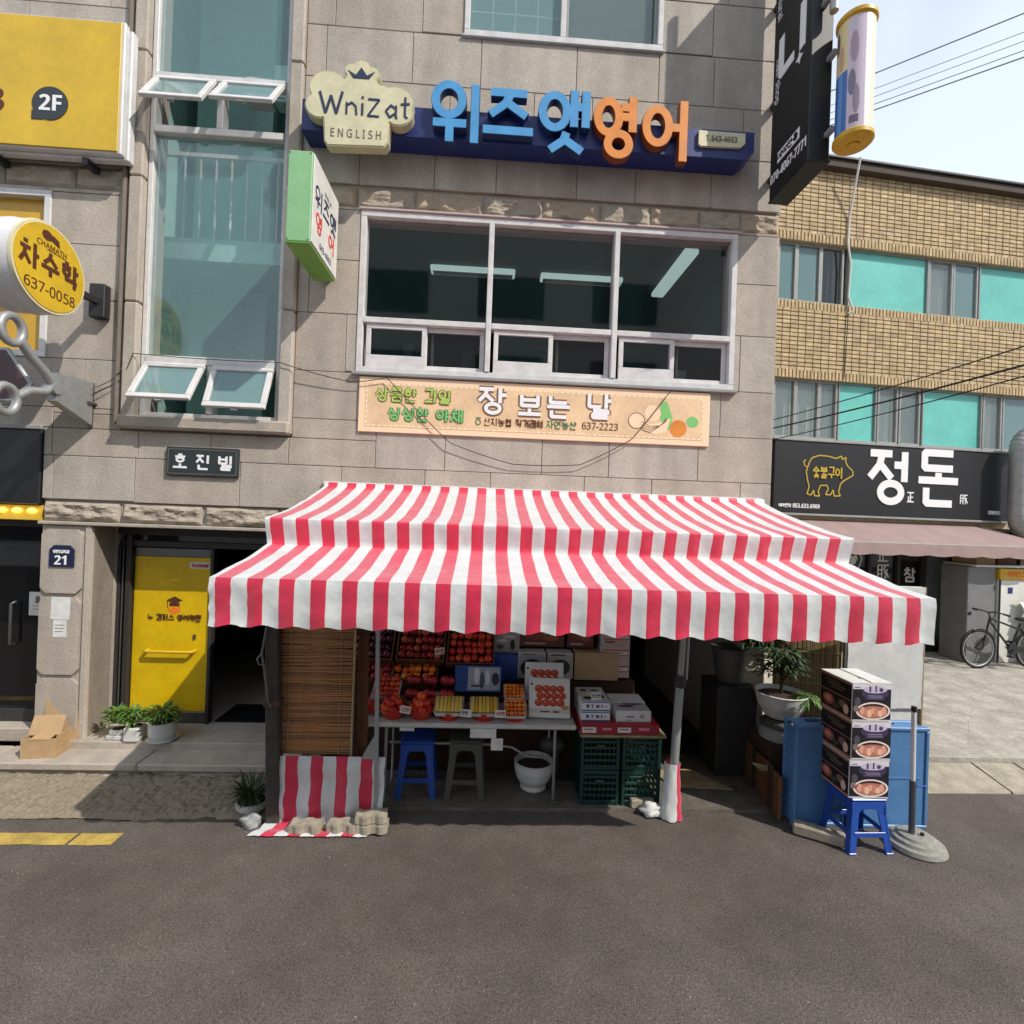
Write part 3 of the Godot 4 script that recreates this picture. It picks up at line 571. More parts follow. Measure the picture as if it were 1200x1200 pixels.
func salon_corner() -> void:
	# giant scissors sign of the barber on the left
	var s = thing("scissors_sign", "big galvanised metal scissors handles projecting on a grey bracket at the left", "sign", Vector3(-3.74, 0, 0))
	part(s, "wall_plate", MB.new().bb(-.02, .02, 3.16, 3.58, .0, .03, .004).bb(.02, .05, 3.37, 3.39, .0, .10), M.steel)
	part(s, "bracket_arm", MB.new().prism(PackedVector2Array([Vector2(0, 3.57), Vector2(0, 3.18), Vector2(-.40, 3.32), Vector2(-.40, 3.56)]), -.05, .03), M.galvanised).transform = Transform3D(Basis(Vector3.UP, PI / 2), Vector3(0, 0, .032))
	part(s, "pivot", MB.new().cyl(Vector3(-.06, 3.42, .44), Vector3(.045, 3.42, .44), .045, .045, 14), M.galvanised)
	for k in 2:
		var c: Vector3 = [Vector3(0, 3.79, .83), Vector3(0, 3.24, .86)][k]
		var pts = []
		for i in 26:
			var a = TAU * i / 26
			pts.append(c + Vector3(0, cos(a) * .105, sin(a) * .095))
		var rg = MB.new(); rg.tube(pts, .032, 8, true)
		part(s, "handle_ring", rg, M.galvanised)
		var e = Vector3(0, 3.44, .42); var d: Vector3 = (e - c).normalized()
		var sh = MB.new()
		var st: Vector3 = c + d * .1
		sh.tube([st, st.lerp(e, .3) + Vector3(0, [-.01, .02][k], 0), st.lerp(e, .7) + Vector3(0, [.015, -.02][k], 0), e], .036, 8)
		part(s, "shank", sh, M.galvanised)
	# maroon shop board behind the scissors, black awning fascia, lit bulbs
	var mbd = thing("maroon_board", "dark maroon hanging board behind the scissors", "sign", Vector3(-4.2, 3.3, .52))
	part(mbd, "board", MB.new().prism(PackedVector2Array([Vector2(-.5, .0), Vector2(.20, 0.0), Vector2(.34, .14), Vector2(.16, .40), Vector2(-.5, .42)]), -.02, .02), M.maroon)
	part(mbd, "rim", MB.new().tube([Vector3(-.5, .42, 0), Vector3(.16, .41, 0), Vector3(.35, .14, 0), Vector3(.20, -.01, 0), Vector3(-.5, -.01, 0)], .022, 6), M.galvanised)
	part(mbd, "hanger", MB.new().bb(-.3, -.27, .1, .13, -.52, -.02), M.frame_dark)
	var f = thing("salon_fascia", "slanted black shop fascia under the scissors at the far left", "fascia", Vector3(0, 0, 0))
	part(f, "fascia_board", MB.new().bb(-6.9, -4.165, 2.42, 3.12, -.2, .02, .01), M.black_sign)
	part(f, "lower_trim", MB.new().bb(-6.9, -4.165, 2.27, 2.415, -.2, -.02, .006), M.ink_gold)
	part(f, "top_trim", MB.new().bb(-6.9, -4.165, 3.121, 3.16, -.2, .03, .006), M.frame_grey)
	for i in 7:
		var bx = -4.24 - i * .135
		var bu = thing("lit_bulb", "glowing yellow bulb under the black fascia, number %s from the stone pier" % ["one", "two", "three", "four", "five", "six", "seven"][i], "lamp", Vector3(bx, 2.36, .0), 0, "row of yellow bulbs under the black fascia")
		part(bu, "bulb", MB.new().sphere(Vector3(0, 0, 0), Vector3(.045, .03, .03), 6, 10), M.bulb)
		part(bu, "socket", MB.new().cyl(Vector3(0, 0, -.06), Vector3(0, 0, -.03), .025, .025, 8), M.sign_yellow)
		var om = OmniLight3D.new(); om.name = "bulb_light"; om.light_color = Color(1, .84, .4); om.light_energy = .006; om.omni_range = 4; om.light_size = .03; om.shadow_enabled = true; om.omni_attenuation = 2; bu.add_child(om, true)
	var d = thing("glazed_salon_entrance", "dark glazed salon entrance at the far left with a paper notice", "shop entrance", Vector3(0, 0, -.25))
	part(d, "frame", frame(MB.new(), -6.9, -4.17, .30, 2.26, -.05, .03, .06, .12).bb(-6.84, -4.23, 1.98, 2.03, -.05, .03).bb(-5.2, -5.14, .42, 1.98, -.05, .03), M.frame_dark)
	pane(d, -5.14, -4.23, .42, 1.98, 0, M.glass_black); pane(d, -6.84, -5.2, .42, 1.98, 0, M.glass_black); pane(d, -6.84, -4.23, 2.03, 2.2, 0, M.glass_black)
	part(d, "pull_handle", MB.new().tube([Vector3(-4.56, 1.05, .01), Vector3(-4.56, 1.06, .06), Vector3(-4.56, 1.45, .06), Vector3(-4.56, 1.46, .01)], .014, 6), M.steel)
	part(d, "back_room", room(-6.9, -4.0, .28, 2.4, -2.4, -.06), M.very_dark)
	part(d, "sill", MB.new().bb(-6.9, -4.165, .17, .298, -.3, .18, .008), M.granite_3)
	var n = part(d, "notice", MB.new().bb(-4.44, -4.28, 1.33, 1.56, .004, .006), M.paper)
	part(n, "print_lines", MB.new().bb(-4.38, -4.34, 1.45, 1.52, .0062, .007).bb(-4.41, -4.31, 1.42, 1.425, .0062, .007).bb(-4.40, -4.32, 1.39, 1.395, .0062, .007), M.ink_grey)

func brick_building() -> void:
	var b = thing("brick_building", "yellow brick building with teal window panels behind the grill restaurant sign", "building", Vector3(5, 0, -4), deg_to_rad(5.25))
	# wall pieces between the window bands (local x along the front, z out)
	var L = -2.0; var R = 13.0
	var bands = [[5.30, 6.42], [7.80, 8.97]]
	var wl = MB.new()
	wl.bb(L, R, 7.66, 9.05, -.25, -.02); wl.bb(L, R, 5.16, 6.56, -.25, -.02); wl.bb(L, R, 2.55, 4.06, -.25, -.02)
	wl.bb(L, L + .25, .1, 9.0, -8, -.252); wl.bb(R - .25, R, .1, 9.0, -8, -.252); wl.bb(L, R, .1, 9, -8.2, -8.002)
	for x in [[-2.0, 1.0], [5.45, 13.0]]: wl.bb(x[0], x[1], .1, 2.55, -.25, -.02)
	part(b, "wall", wl, M.mortar)
	part(b, "floor_slab", MB.new().bb(L + .26, R - .26, 6.0, 6.1, -7.9, -.26).bb(L + .26, R - .26, 3.3, 3.4, -7.9, -.26).bb(L + .26, R - .26, .1, .15, -7.9, -.26), M.dark_room)
	# bricks: too fine to pick apart singly, so one instanced field
	var xf = []; var cols = []
	var rng = RandomNumberGenerator.new(); rng.seed = 6
	for bd in bands:
		var y: float = bd[0]
		while y < bd[1] - .02:
			var x = L; var k = 0
			while x < 9.0:
				xf.append(Transform3D(Basis(), Vector3(x + .075, y + .03, -.008 + rng.randf_range(-.003, .003))))
				var g = rng.randf_range(.84, 1.06); cols.append(Color(g, g * rng.randf_range(.95, 1.0), g * rng.randf_range(.86, 1.0)))
				x += .158
			y += .076
	for ys in [5.165, 6.425, 7.665]:
		var x = L
		while x < 9.0:
			var g = rng.randf_range(.86, 1.06)
			xf.append(Transform3D(Basis(Vector3.BACK, PI / 2).scaled(Vector3(.86, 1, 1)), Vector3(x + .03, ys + .062, -.004))); cols.append(Color(g, g * .97, g * .9)); x += .072
	var mm = MultiMesh.new(); mm.transform_format = MultiMesh.TRANSFORM_3D; mm.use_colors = true
	mm.mesh = MB.new().box(Vector3.ZERO, Vector3(.146, .06, .06), .004).mesh()
	mm.instance_count = xf.size()
	for i in xf.size(): mm.set_instance_transform(i, xf[i]); mm.set_instance_color(i, cols[i])
	var mi = MultiMeshInstance3D.new(); mi.name = "bricks"; mi.multimesh = mm; mi.material_override = M.brick; b.add_child(mi); mi.set_meta("kind", "stuff")
	part(b, "roof_fascia", MB.new().bb(L - .1, R + .1, 8.98, 9.12, -.2, .16, .01), M.fascia_brown)
	part(b, "roof", MB.new().bb(L - .1, R + .1, 9.121, 9.17, -8.3, .20, .01), M.frame_dark)
	# window bands: list of [x0, x1, kind]
	var rows = [[6.56, 7.66, [[-1.9, .1, "teal"], [.16, .50, "glass"], [.53, .99, "glass"], [1.02, 1.46, "dark"], [1.60, 3.24, "teal"], [3.30, 3.80, "curtain"], [3.84, 4.36, "glass"], [4.42, 6.2, "teal"], [6.26, 7.2, "glass"]]],
		[4.06, 5.16, [[-1.9, .1, "teal"], [.16, .57, "curtain"], [.60, 1.05, "curtain"], [1.08, 1.42, "curtain"], [1.48, 2.22, "teal"], [2.30, 2.70, "curtain"], [2.76, 3.18, "brown"], [3.26, 4.52, "teal"], [4.60, 5.0, "curtain"], [5.05, 6.2, "glass"], [6.26, 7.2, "teal"]]]]
	for rw in rows:
		part(b, "window_room", MB.new().bb(L + .3, R - .3, rw[0] + .02, rw[1] - .02, -1.6, -1.5), M.dark_room)
		part(b, "wall_pier", MB.new().bb(7.2, R, rw[0], rw[1], -.25, -.03), M.mortar)
		for q in rw[2]:
			var y0: float = rw[0] + .03; var y1: float = rw[1] - .03
			if q[2] == "teal":
				var tp = part(b, "teal_panel", MB.new().bb(q[0], q[1], y0, y1, -.14, -.09, .006), M.teal_panel)
				part(tp, "panel_frame", frame(MB.new(), q[0] - .03, q[1] + .03, rw[0], rw[1], -.15, -.05, .028, .04), M.frame_grey)
			else:
				var w = part(b, "window", frame(MB.new(), q[0] - .02, q[1] + .015, rw[0], rw[1], -.13, -.06, .04, .05), M.frame_grey)
				pane(w, q[0] + .02, q[1] - .025, rw[0] + .05, rw[1] - .04, -.10, {"dark": M.glass_dark, "glass": M.glass_sash}.get(q[2], M.glass_clear))
				if q[2] in ["curtain", "brown", "dark"]:
					var cu = MB.new(); var n = 10; var wd: float = q[1] - q[0]
					for i in n:
						var xa: float = q[0] + wd * i / n; var xb: float = q[0] + wd * (i + 1) / n
						if q[2] == "dark" and i % 3 != 0: continue
						cu.quad(Vector3(xa, y0, -.25 - .03 * (i % 2)), Vector3(xb, y0, -.25 - .03 * ((i + 1) % 2)), Vector3(xb, y1, -.25 - .03 * ((i + 1) % 2)), Vector3(xa, y1, -.25 - .03 * (i % 2)))
					part(w, "curtain", cu, M.curtain if q[2] == "curtain" else M.curtain_brown)
	part(b, "sill_strip", MB.new().bb(L, R, 4.0, 4.055, -.05, .06, .006), M.frame_grey)
	part(b, "hanging_cable", MB.new().tube(wire([Vector3(1.42, 9.1, .30), Vector3(1.46, 8.2, .05), Vector3(1.44, 7.7, .05), Vector3(1.50, 7.3, .07), Vector3(1.48, 6.7, .06), Vector3(1.58, 6.45, .08), Vector3(1.5, 6.40, .05)], 0, 4), .018, 6), M.frame_white)
	part(b, "lower_cable", MB.new().tube(wire([Vector3(1.5, 6.4, .05), Vector3(1.47, 5.2, .04)], 0, 4), .008, 5), M.frame_dark)
	# ground floor: dark shop front with lettered glass
	var front = part(b, "shop_front", frame(MB.new(), 1.0, 5.45, .15, 2.55, -.22, -.10, .06, .18), M.frame_dark)
	var cols2 = [[1.06, 2.25], [2.31, 2.86], [2.93, 3.42], [3.5, 4.05]]
	for c in cols2: pane(front, c[0], c[1], .33, 2.48, -.16, M.glass_black if c[0] < 3.45 else M.glass_clear)
	part(front, "post", MB.new().bb(2.26, 2.30, .33, 2.48, -.2, -.1).bb(2.87, 2.92, .33, 2.48, -.2, -.1).bb(3.43, 3.49, .33, 2.48, -.2, -.1).bb(4.06, 4.2, .33, 2.48, -.2, -.1), M.frame_dark)
	part(front, "door_board", MB.new().bb(3.52, 4.03, .45, 2.44, -.24, -.20), M.fridge_grey)
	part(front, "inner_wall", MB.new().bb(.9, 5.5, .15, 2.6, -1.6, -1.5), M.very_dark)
	var pig = MB.new()
	pig.ring(Vector2(1.95, 1.88), Vector2(.20, .22), Vector2(.18, .20), -.156, -.15, 8)
	lines(pig, "0,.3 .2,0 .4,.2 .6,.2 .8,0 1,.3 .75,.9 .5,1 .25,.9 0,.3;.35,.6 .45,.5;.65,.6 .55,.5", Vector2(1.86, 1.78), Vector2(.18, .18), .018, -.156, -.151)
	part(front, "pig_emblem", pig, M.paper)
	var han = MB.new()
	lines(han, "0,0 1,0;.5,0 .5,1;.5,.5 .9,.5;.2,.4 .2,1;0,1 1,1", Vector2(2.48, 1.86), Vector2(.22, .24), .03, -.156, -.151)
	lines(han, ".05,0 .4,0 .4,1;.05,0 .05,1;.05,.35 .4,.35;.05,.65 .4,.65;.5,0 1,0;.75,0 .55,.3 .8,.5 .7,1;.9,.3 .6,.6;.8,.5 1,.9", Vector2(2.48, 1.52), Vector2(.24, .26), .025, -.156, -.151)
	part(front, "lettering", han, M.paper)
	part(front, "lettering", hangul(MB.new(), "참", Vector2(3.06, 1.48), Vector2(.24, .26), .035, -.156, -.151), M.paper)
	part(front, "lettering", hangul(MB.new(), "식", Vector2(3.06, 2.12), Vector2(.24, .26), .035, -.156, -.151), M.paper)
	part(front, "window_poster", MB.new().bb(2.95, 3.40, 1.86, 2.08, -.19, -.18), M.fridge_grey)
	# black sign of the grill
	var s = thing("grill_sign", "long black sign board with a gold pig outline and two large white syllables", "sign", Vector3(5, 0, -4), deg_to_rad(5.25))
	part(s, "board", MB.new().bb(.05, 5.12, 2.70, 3.99, .01, .16, .01), M.black_sign)
	part(s, "trim", MB.new().bb(.02, 5.15, 2.66, 2.698, .0, .18, .004).bb(.02, 5.15, 3.992, 4.03, .0, .18, .004).bb(5.121, 5.16, 2.70, 3.99, .0, .18, .004), M.frame_grey)
	part(s, "lettering", hangul(MB.new(), "정", Vector2(1.93, 2.98), Vector2(.86, .92), .135, .16, .175), M.ink_white)
	part(s, "lettering", hangul(MB.new(), "돈", Vector2(2.96, 2.98), Vector2(.84, .95), .135, .16, .175), M.ink_white)
	var hj = MB.new()
	lines(hj, "0,0 1,0;.5,0 .5,1;.5,.5 .9,.5;.2,.4 .2,1;0,1 1,1", Vector2(2.74, 2.99), Vector2(.14, .17), .022, .16, .166)
	lines(hj, ".05,0 .4,0 .4,1;.05,0 .05,1;.05,.35 .4,.35;.05,.65 .4,.65;.5,0 1,0;.75,0 .55,.3 .8,.5 .7,1;.9,.3 .6,.6;.8,.5 1,.9", Vector2(3.87, 2.99), Vector2(.16, .17), .016, .16, .166)
	part(s, "lettering", hj, M.ink_white)
	var pg = MB.new()
	var po = PackedVector2Array()
	for q in [[.72, 3.60], [.78, 3.70], [.92, 3.75], [1.10, 3.745], [1.26, 3.71], [1.37, 3.76], [1.38, 3.70], [1.46, 3.74], [1.45, 3.66], [1.50, 3.58], [1.60, 3.50], [1.61, 3.42], [1.52, 3.37], [1.42, 3.31], [1.36, 3.25], [1.33, 3.10], [1.37, 3.04], [1.24, 3.03], [1.22, 3.14], [1.17, 3.05], [1.07, 3.05], [1.12, 3.16], [1.09, 3.22], [.96, 3.21], [.92, 3.10], [.95, 3.02], [.85, 3.02], [.83, 3.12], [.78, 3.03], [.70, 3.05], [.74, 3.18], [.70, 3.30], [.67, 3.45], [.72, 3.60]]: po.append(Vector2(q[0], q[1]))
	for i in po.size() - 1: pg.stroke(PackedVector2Array([po[i], po[i + 1]]), .022, .16, .165 + i * .0002, true)
	pg.stroke(PackedVector2Array([Vector2(.70, 3.52), Vector2(.64, 3.56), Vector2(.62, 3.62), Vector2(.66, 3.66)]), .02, .16, .165, true)
	part(s, "pig_outline", pg, M.ink_gold)
	part(s, "lettering", hangul(MB.new(), "숯불구이", Vector2(.80, 3.35), Vector2(.135, .20), .026, .16, .172, 1.12), M.ink_gold)
	latin(s, "053.633.6969", .075, Vector3(.70, 2.83, .162), M.ink_white, true, Basis(), .004, .85)
	part(s, "lettering", hangul(MB.new(), "예약문의", Vector2(.16, 2.80), Vector2(.055, .06), .010, .16, .165, 1.1), M.ink_white)
	part(s, "lettering", hangul(MB.new(), "대명정돈", Vector2(4.50, 2.82), Vector2(.06, .065), .011, .16, .165, 1.1), M.ink_white)
	# mauve awning
	var a = thing("mauve_awning", "mauve cloth shop awning with wavy edge under the black grill sign", "awning", Vector3(5, 0, -4), deg_to_rad(5.25))
	var sheet = MB.new()
	sheet.quad(Vector3(.80, 2.24, .95), Vector3(5.0, 2.24, .95), Vector3(4.45, 2.60, .05), Vector3(.60, 2.60, .05))
	part(a, "cloth", sheet, M.mauve)
	var va = MB.new()
	for i in 80:
		var x0 = .80 + i * 4.2 / 80; var x1 = .80 + (i + 1) * 4.2 / 80
		va.quad(Vector3(x0, 2.06 - .025 * absf(sin(i * .314)), .965), Vector3(x1, 2.06 - .025 * absf(sin((i + 1) * .314)), .965), Vector3(x1, 2.238, .952), Vector3(x0, 2.238, .952))
	part(a, "valance", va, M.mauve)
	part(a, "front_bar", MB.new().cyl(Vector3(.82, 2.235, .93), Vector3(4.98, 2.235, .93), .018, .018, 8), M.frame_grey)
	for x in [1.2, 4.4]: part(a, "arm", MB.new().bar(Vector3(x, 2.5, .06), Vector3(x, 2.23, .9), .03, .03), M.frame_grey)
	# fridge cabinet and yellow-topped case
	var f = thing("grey_cabinet", "tall grey metal cabinet beside the restaurant door", "cabinet", Vector3(5, .14, -4), deg_to_rad(5.25))
	part(f, "body", MB.new().bb(3.56, 4.14, 0, 1.72, .12, .62, .012), M.fridge_grey)
	part(f, "lock", MB.new().bb(3.60, 3.64, .86, .90, .62, .635), M.black)
	part(f, "hinge", MB.new().bb(4.11, 4.13, .3, .4, .62, .63).bb(4.11, 4.13, 1.3, 1.4, .62, .63), M.steel)
	part(f, "top_board", MB.new().bb(3.62, 4.95, 1.721, 1.76, .1, .7, .006), M.white_metal)
	var y = thing("ice_cream_case", "white case with yellow header strip and blue sticker behind the bicycle", "cabinet", Vector3(5, .14, -4), deg_to_rad(5.25))
	part(y, "body", MB.new().bb(4.20, 5.6, .0, 1.5, .10, .62, .012), M.sign_white)
	part(y, "header", MB.new().bb(4.18, 5.62, 1.502, 1.70, .10, .66, .01), M.cyl_yellow)
	part(y, "lettering", hangul(MB.new(), "아이스크림", Vector2(4.34, 1.55), Vector2(.09, .10), .018, .66, .666, 1.15), M.ink_orange)
	part(y, "sticker", MB.new().bb(4.40, 4.50, 1.25, 1.36, .62, .624), M.navy_bar)
	part(y, "post", MB.new().bb(4.205, 4.225, 0, 1.5, .625, .645), M.frame_dark)
	var pl = MB.new(); var nz = noise(71, .9, 3)
	for i in 14:
		for j in 14:
			var q = func(u: float, v: float) -> Vector3: return Vector3(4.55 + u * .075 + .14 * (1 - v / 14), v * .085, .72 + .10 * nz.get_noise_2d(u * .7, v * .5) + .012 * (14 - v))
			pl.quad(q.call(i, j), q.call(i + 1, j), q.call(i + 1, j + 1), q.call(i, j + 1))
	solo("plastic_cover", "crumpled grey white plastic sheet draped over the case", "cover", pl, M.tarp_white, Vector3(5, .14, -4), deg_to_rad(5.25))
	for i in 3: solo("wooden_shelf_box", ["small brown box on top of the cabinets, left", "orange brown box on top of the cabinets, middle", "long dark brown box on top of the cabinets, right"][i], "box", MB.new().bb(3.75 + i * .45, 4.15 + i * .45, 1.90, 2.05 + .05 * i, .15, .6, .01), [M.cardboard, M.wood, M.wood_dark][i], Vector3(5, 0, -4), deg_to_rad(5.25))
	# galvanised exhaust duct at the right edge
	var d = thing("exhaust_duct", "galvanised spiral exhaust duct running down beside the grill sign", "duct", Vector3(5, 0, -4), deg_to_rad(5.25))
	var path = []
	for i in 15:
		var a2 = PI / 2 * i / 14
		path.append(Vector3(5.14 - .32 * sin(a2), 4.34 - .32 + .32 * cos(a2), .42))
	path.reverse()
	var low = []
	for i in 15:
		var a2 = PI / 2 * i / 14
		low.append(Vector3(4.82 + .40 - .40 * cos(a2), 2.82 - .40 * sin(a2), .42))
	var all = [] 
	low.reverse(); all.append_array(low)
	for i in 9: all.append(Vector3(4.82, lerpf(2.88, 3.97, i / 8.0), .42))
	all.append_array(path)
	part(d, "pipe", MB.new().tube(all, .15, 18), M.galvanised)
	for i in range(0, all.size(), 2):
		if i > 0 and i < all.size() - 1:
			var dd: Vector3 = (all[i + 1] - all[i - 1]).normalized() * .008
			part(d, "seam_ring", MB.new().cyl(all[i] - dd, all[i] + dd, .158, .158, 18), M.galvanised)

func opposite_building() -> void:   # the row across the street that the windows mirror
	var rows = [[-40, -6.5, 4.2, "low pale house across the street on the left, mirrored in the glass", "far_wall"], [-6, 10, 13.2, "tall dark block across the street, mirrored in the main window", "far_wall_dark"], [10.5, 40, 4.2, "low pale house across the street on the right, mirrored in the glass", "far_wall"]]
	for r in rows:
		var b = thing("opposite_building", r[3], "building", Vector3(0, 0, 13.5))
		part(b, "wall", MB.new().bb(r[0], r[1], 0, r[2], 0, 8), M[r[4]])
		part(b, "roof", MB.new().bb(r[0] - .1, r[1] + .1, r[2], r[2] + .25, -.2, 8.2), M.granite_dark)
		var y = .9
		while y < r[2] - 2:
			var x = r[0] + 1.2
			while x < r[1] - 3:
				part(b, "window", MB.new().bb(x, x + 2.4, y, y + 1.5, -.04, -.001), M.plate_dark); x += 4.2
			y += 2.9

func stripe_at(t: float) -> bool: return fposmod(t, 1.0) < .49

func awning_shop() -> void:
	var a = thing("striped_awning", "large red and white striped two-tier shop awning", "awning")
	var red = mat("awning_red", 255, 255, 255, .5); red.vertex_color_use_as_albedo = true; red.rim_enabled = true; red.rim = 1.0; red.rim_tint = .0
	red.albedo_texture = grain(143, 512, .010, .09, .02, .04, .02, Color(1, 1, .995), .94); red.uv1_triplanar = true; red.uv1_world_triplanar = true; red.uv1_scale = Vector3(.9, .9, .9)
	with_normal(red, bump(147, 256, .02, 5.0), .28)
	var XL = -1.55; var XR = 2.75; var pitch = (XR - XL - .045) / 24.0
	var nz = noise(91, 1.1, 3); var n2 = noise(95, 3.5, 2)
	# columns: [x, colour of the column to the right]
	var cols = [[XL, 0]]
	for i in 24:
		var x = XL + .035 + i * pitch
		cols.append([x - .004, 2])
		for k in 3: cols.append([x + k * pitch * .49 / 3, 1])
		cols.append([x + pitch * .49, 2])
		for k in 3: cols.append([x + pitch * .49 + .004 + k * (pitch * .51 - .008) / 3, 0])
	cols.append([XR, 0])
	var tone = [Color(.71, .74, .74), Color(.68, .016, .068), Color(.80, .66, .62)]
	# rows: profile of (z, y) with how freely the cloth moves there
	var rows = [[.035, 2.735, 0.0], [.05, 2.695, 0.0]]
	for k in range(1, 11): rows.append([lerpf(.05, 1.255, k / 10.0), lerpf(2.695, 2.41, k / 10.0) - .022 * sin(PI * k / 10.0), .5 if k < 10 else .15])
	rows.append([1.266, 2.407, .15]); rows.append([1.27, 2.395, .15])
	for k in range(1, 5): rows.append([1.27 - .012 * k, lerpf(2.395, 2.215, k / 4.0), .7 if k < 4 else .35])
	for k in range(0, 3): rows.append([1.228 + .05 * k, 2.212 - .012 * k, .35])
	for k in range(1, 9): rows.append([lerpf(1.325, 2.0, k / 8.0), lerpf(2.189, 2.075, k / 8.0) - .012 * sin(PI * k / 8.0), .6 if k < 8 else .0])
	var top_rows = rows.size()
	var pos = func(x: float, r: int) -> Vector3:
		var q: Array = rows[r]; var f: float = q[2]
		var w: float = 1.0 + .012 * smoothstep(1.0, 1.3, q[0]) - .006 * smoothstep(1.5, 2.0, q[0])
		var xc = (XL + XR) / 2
		var fold = .007 * f * sin((x - XL) / pitch * TAU + .6 * sin(x * 3)) * smoothstep(1.15, 1.26, q[0]) * (1.0 if q[0] < 1.35 else .3)
		return Vector3(xc + (x - xc) * w, q[1] + f * .018 * nz.get_noise_2d(x * 1.4, q[0] * 2) + fold * .25, q[0] + f * .011 * n2.get_noise_2d(x * 2, q[1] * 4) + fold)
	var mb = MB.new()
	for c in cols.size() - 1:
		mb.col = tone[cols[c][1]]
		for r in top_rows - 1:
			mb.quad(pos.call(cols[c][0], r + 1), pos.call(cols[c + 1][0], r + 1), pos.call(cols[c + 1][0], r), pos.call(cols[c][0], r))
	part(a, "cloth_roof", smooth(mb), M.awning_red)
	var vb = MB.new()
	var vpos = func(x: float, v: float) -> Vector3:
		var b: Vector3 = pos.call(x, top_rows - 1)
		var t = (x - XL - .035) / pitch
		var y = lerpf(b.y, 1.797 - .009 * cos(t * TAU * 1.0) + .006 * nz.get_noise_2d(x * 2, 5), v)
		var crush = minf(1.0, v * 4) * .022 * smoothstep(-1.1, -1.5, x) * n2.get_noise_2d(x * 3.2, v * 4)
		return Vector3(b.x, y, b.z + .010 * minf(1.0, v * 6) + .008 * v * sin(t * TAU + 1.1 * sin(x * 2.2)) + .016 * v * nz.get_noise_2d(x * 1.2, v) + crush - .012 * v)
	for c in cols.size() - 1:
		vb.col = tone[cols[c][1]]
		for r in 8:
			vb.quad(vpos.call(cols[c][0], (r + 1) / 8.0), vpos.call(cols[c + 1][0], (r + 1) / 8.0), vpos.call(cols[c + 1][0], r / 8.0), vpos.call(cols[c][0], r / 8.0))
	part(a, "valance", smooth(vb), M.awning_red)
	var fr = MB.new().cyl(Vector3(XL + .03, 2.025, 1.97), Vector3(XR - .03, 2.025, 1.97), .018, .018, 8).cyl(Vector3(XL + .03, 2.34, 1.20), Vector3(XR - .03, 2.34, 1.20), .018, .018, 8)
	for x in [XL + .06, -.1, 1.3, XR - .06]:
		fr.bar(Vector3(x, 2.60, .04), Vector3(x, 2.31, 1.18), .03, .03); fr.bar(Vector3(x, 2.13, 1.17), Vector3(x, 1.99, 1.94), .03, .03); fr.bar(Vector3(x, 2.30, 1.18), Vector3(x, 2.14, 1.17), .03, .03)
	part(a, "frame", fr, M.steel)
	part(a, "wall_rail", MB.new().bb(XL - .02, XR - .02, 2.70, 2.742, .0, .033, .004), M.frame_white)
	# posts that hold it
	var p1 = thing("wooden_post", "dark square post at the left end of the awning with a crank handle", "post", Vector3(-1.6, 0, .88))
	part(p1, "post", MB.new().bar(Vector3(.022, 0, 0), Vector3(-.055, 2.0, 0), .10, .10, .008), M.post_dark)
	part(p1, "crank", MB.new().tube([Vector3(-.065, 1.55, .07), Vector3(-.09, 1.35, .08), Vector3(-.06, 1.22, .09), Vector3(-.03, .98, .075), Vector3(-.01, .93, .07)], .009, 6).tube([Vector3(-.09, 1.35, .08), Vector3(-.12, 1.31, .09), Vector3(-.10, 1.27, .10), Vector3(-.07, 1.27, .09)], .007, 5), M.steel)
	part(p1, "clamp", MB.new().bb(-.07, .05, .93, .98, -.06, .07, .006), M.rust)
	var p2 = thing("thin_steel_post", "thin grey steel post between the reed blind and the fruit table", "post", Vector3(-.8, 0, .90))
	part(p2, "post", MB.new().bar(Vector3(.015, .0, 0), Vector3(-.035, 2.1, 0), .03, .03), M.galvanised)
	part(p2, "bracket", MB.new().prism(PackedVector2Array([Vector2(.0, .52), Vector2(.0, .74), Vector2(-.10, .56), Vector2(-.11, .52)]), -.004, .004), M.galvanised)
	solo("wooden_stud", "brown wooden upright between the reed blind and the thin steel post", "post", MB.new().bar(Vector3(.03, 0, 0), Vector3(-.02, 2.3, 0), .075, .07, .006), M.wood, Vector3(-.97, 0, .72))
	var p3 = thing("steel_prop_post", "leaning galvanised prop post with a clamp, foot wrapped in striped cloth", "post", Vector3(1.64, 0, .78))
	part(p3, "outer_tube", MB.new().cyl(Vector3(-.01, .0, 0), Vector3(.032, 1.16, 0), .036, .036, 12), M.galvanised)
	part(p3, "inner_tube", MB.new().cyl(Vector3(.032, 1.16, 0), Vector3(.075, 2.15, 0), .028, .028, 12).cyl(Vector3(.075, 1.15, .02), Vector3(.10, 2.15, .02), .011, .011, 8), M.galvanised)
	part(p3, "clamp", MB.new().cyl(Vector3(.028, 1.10, 0), Vector3(.036, 1.20, 0), .05, .05, 10).cyl(Vector3(.03, 1.15, 0), Vector3(.11, 1.16, .04), .012, .012, 6), M.frame_dark)
	var wr = MB.new(); var nn = noise(41, 4.0, 2)
	for i in 18:
		for j in 8:
			var q = func(u: int, v: int) -> Vector3:
				var ang = TAU * u / 18; var r = .055 + .014 * nn.get_noise_2d(u % 18 * .3, v * .3) + .022 * pow(v / 8.0, 2)
				return Vector3(-.008 + r * sin(ang) * 1.2, .46 * (1 - v / 8.0) + .01, r * cos(ang))
			wr.col = tone[1] if i in [1, 2, 3, 9, 10, 11] else tone[0]
			wr.quad(q.call(i, j + 1), q.call(i + 1, j + 1), q.call(i + 1, j), q.call(i, j))
	part(p3, "cloth_wrap", smooth(wr), M.awning_red)
	# skirt of the same cloth under the blind, spilling onto the road
	var dr = MB.new(); var sp = []
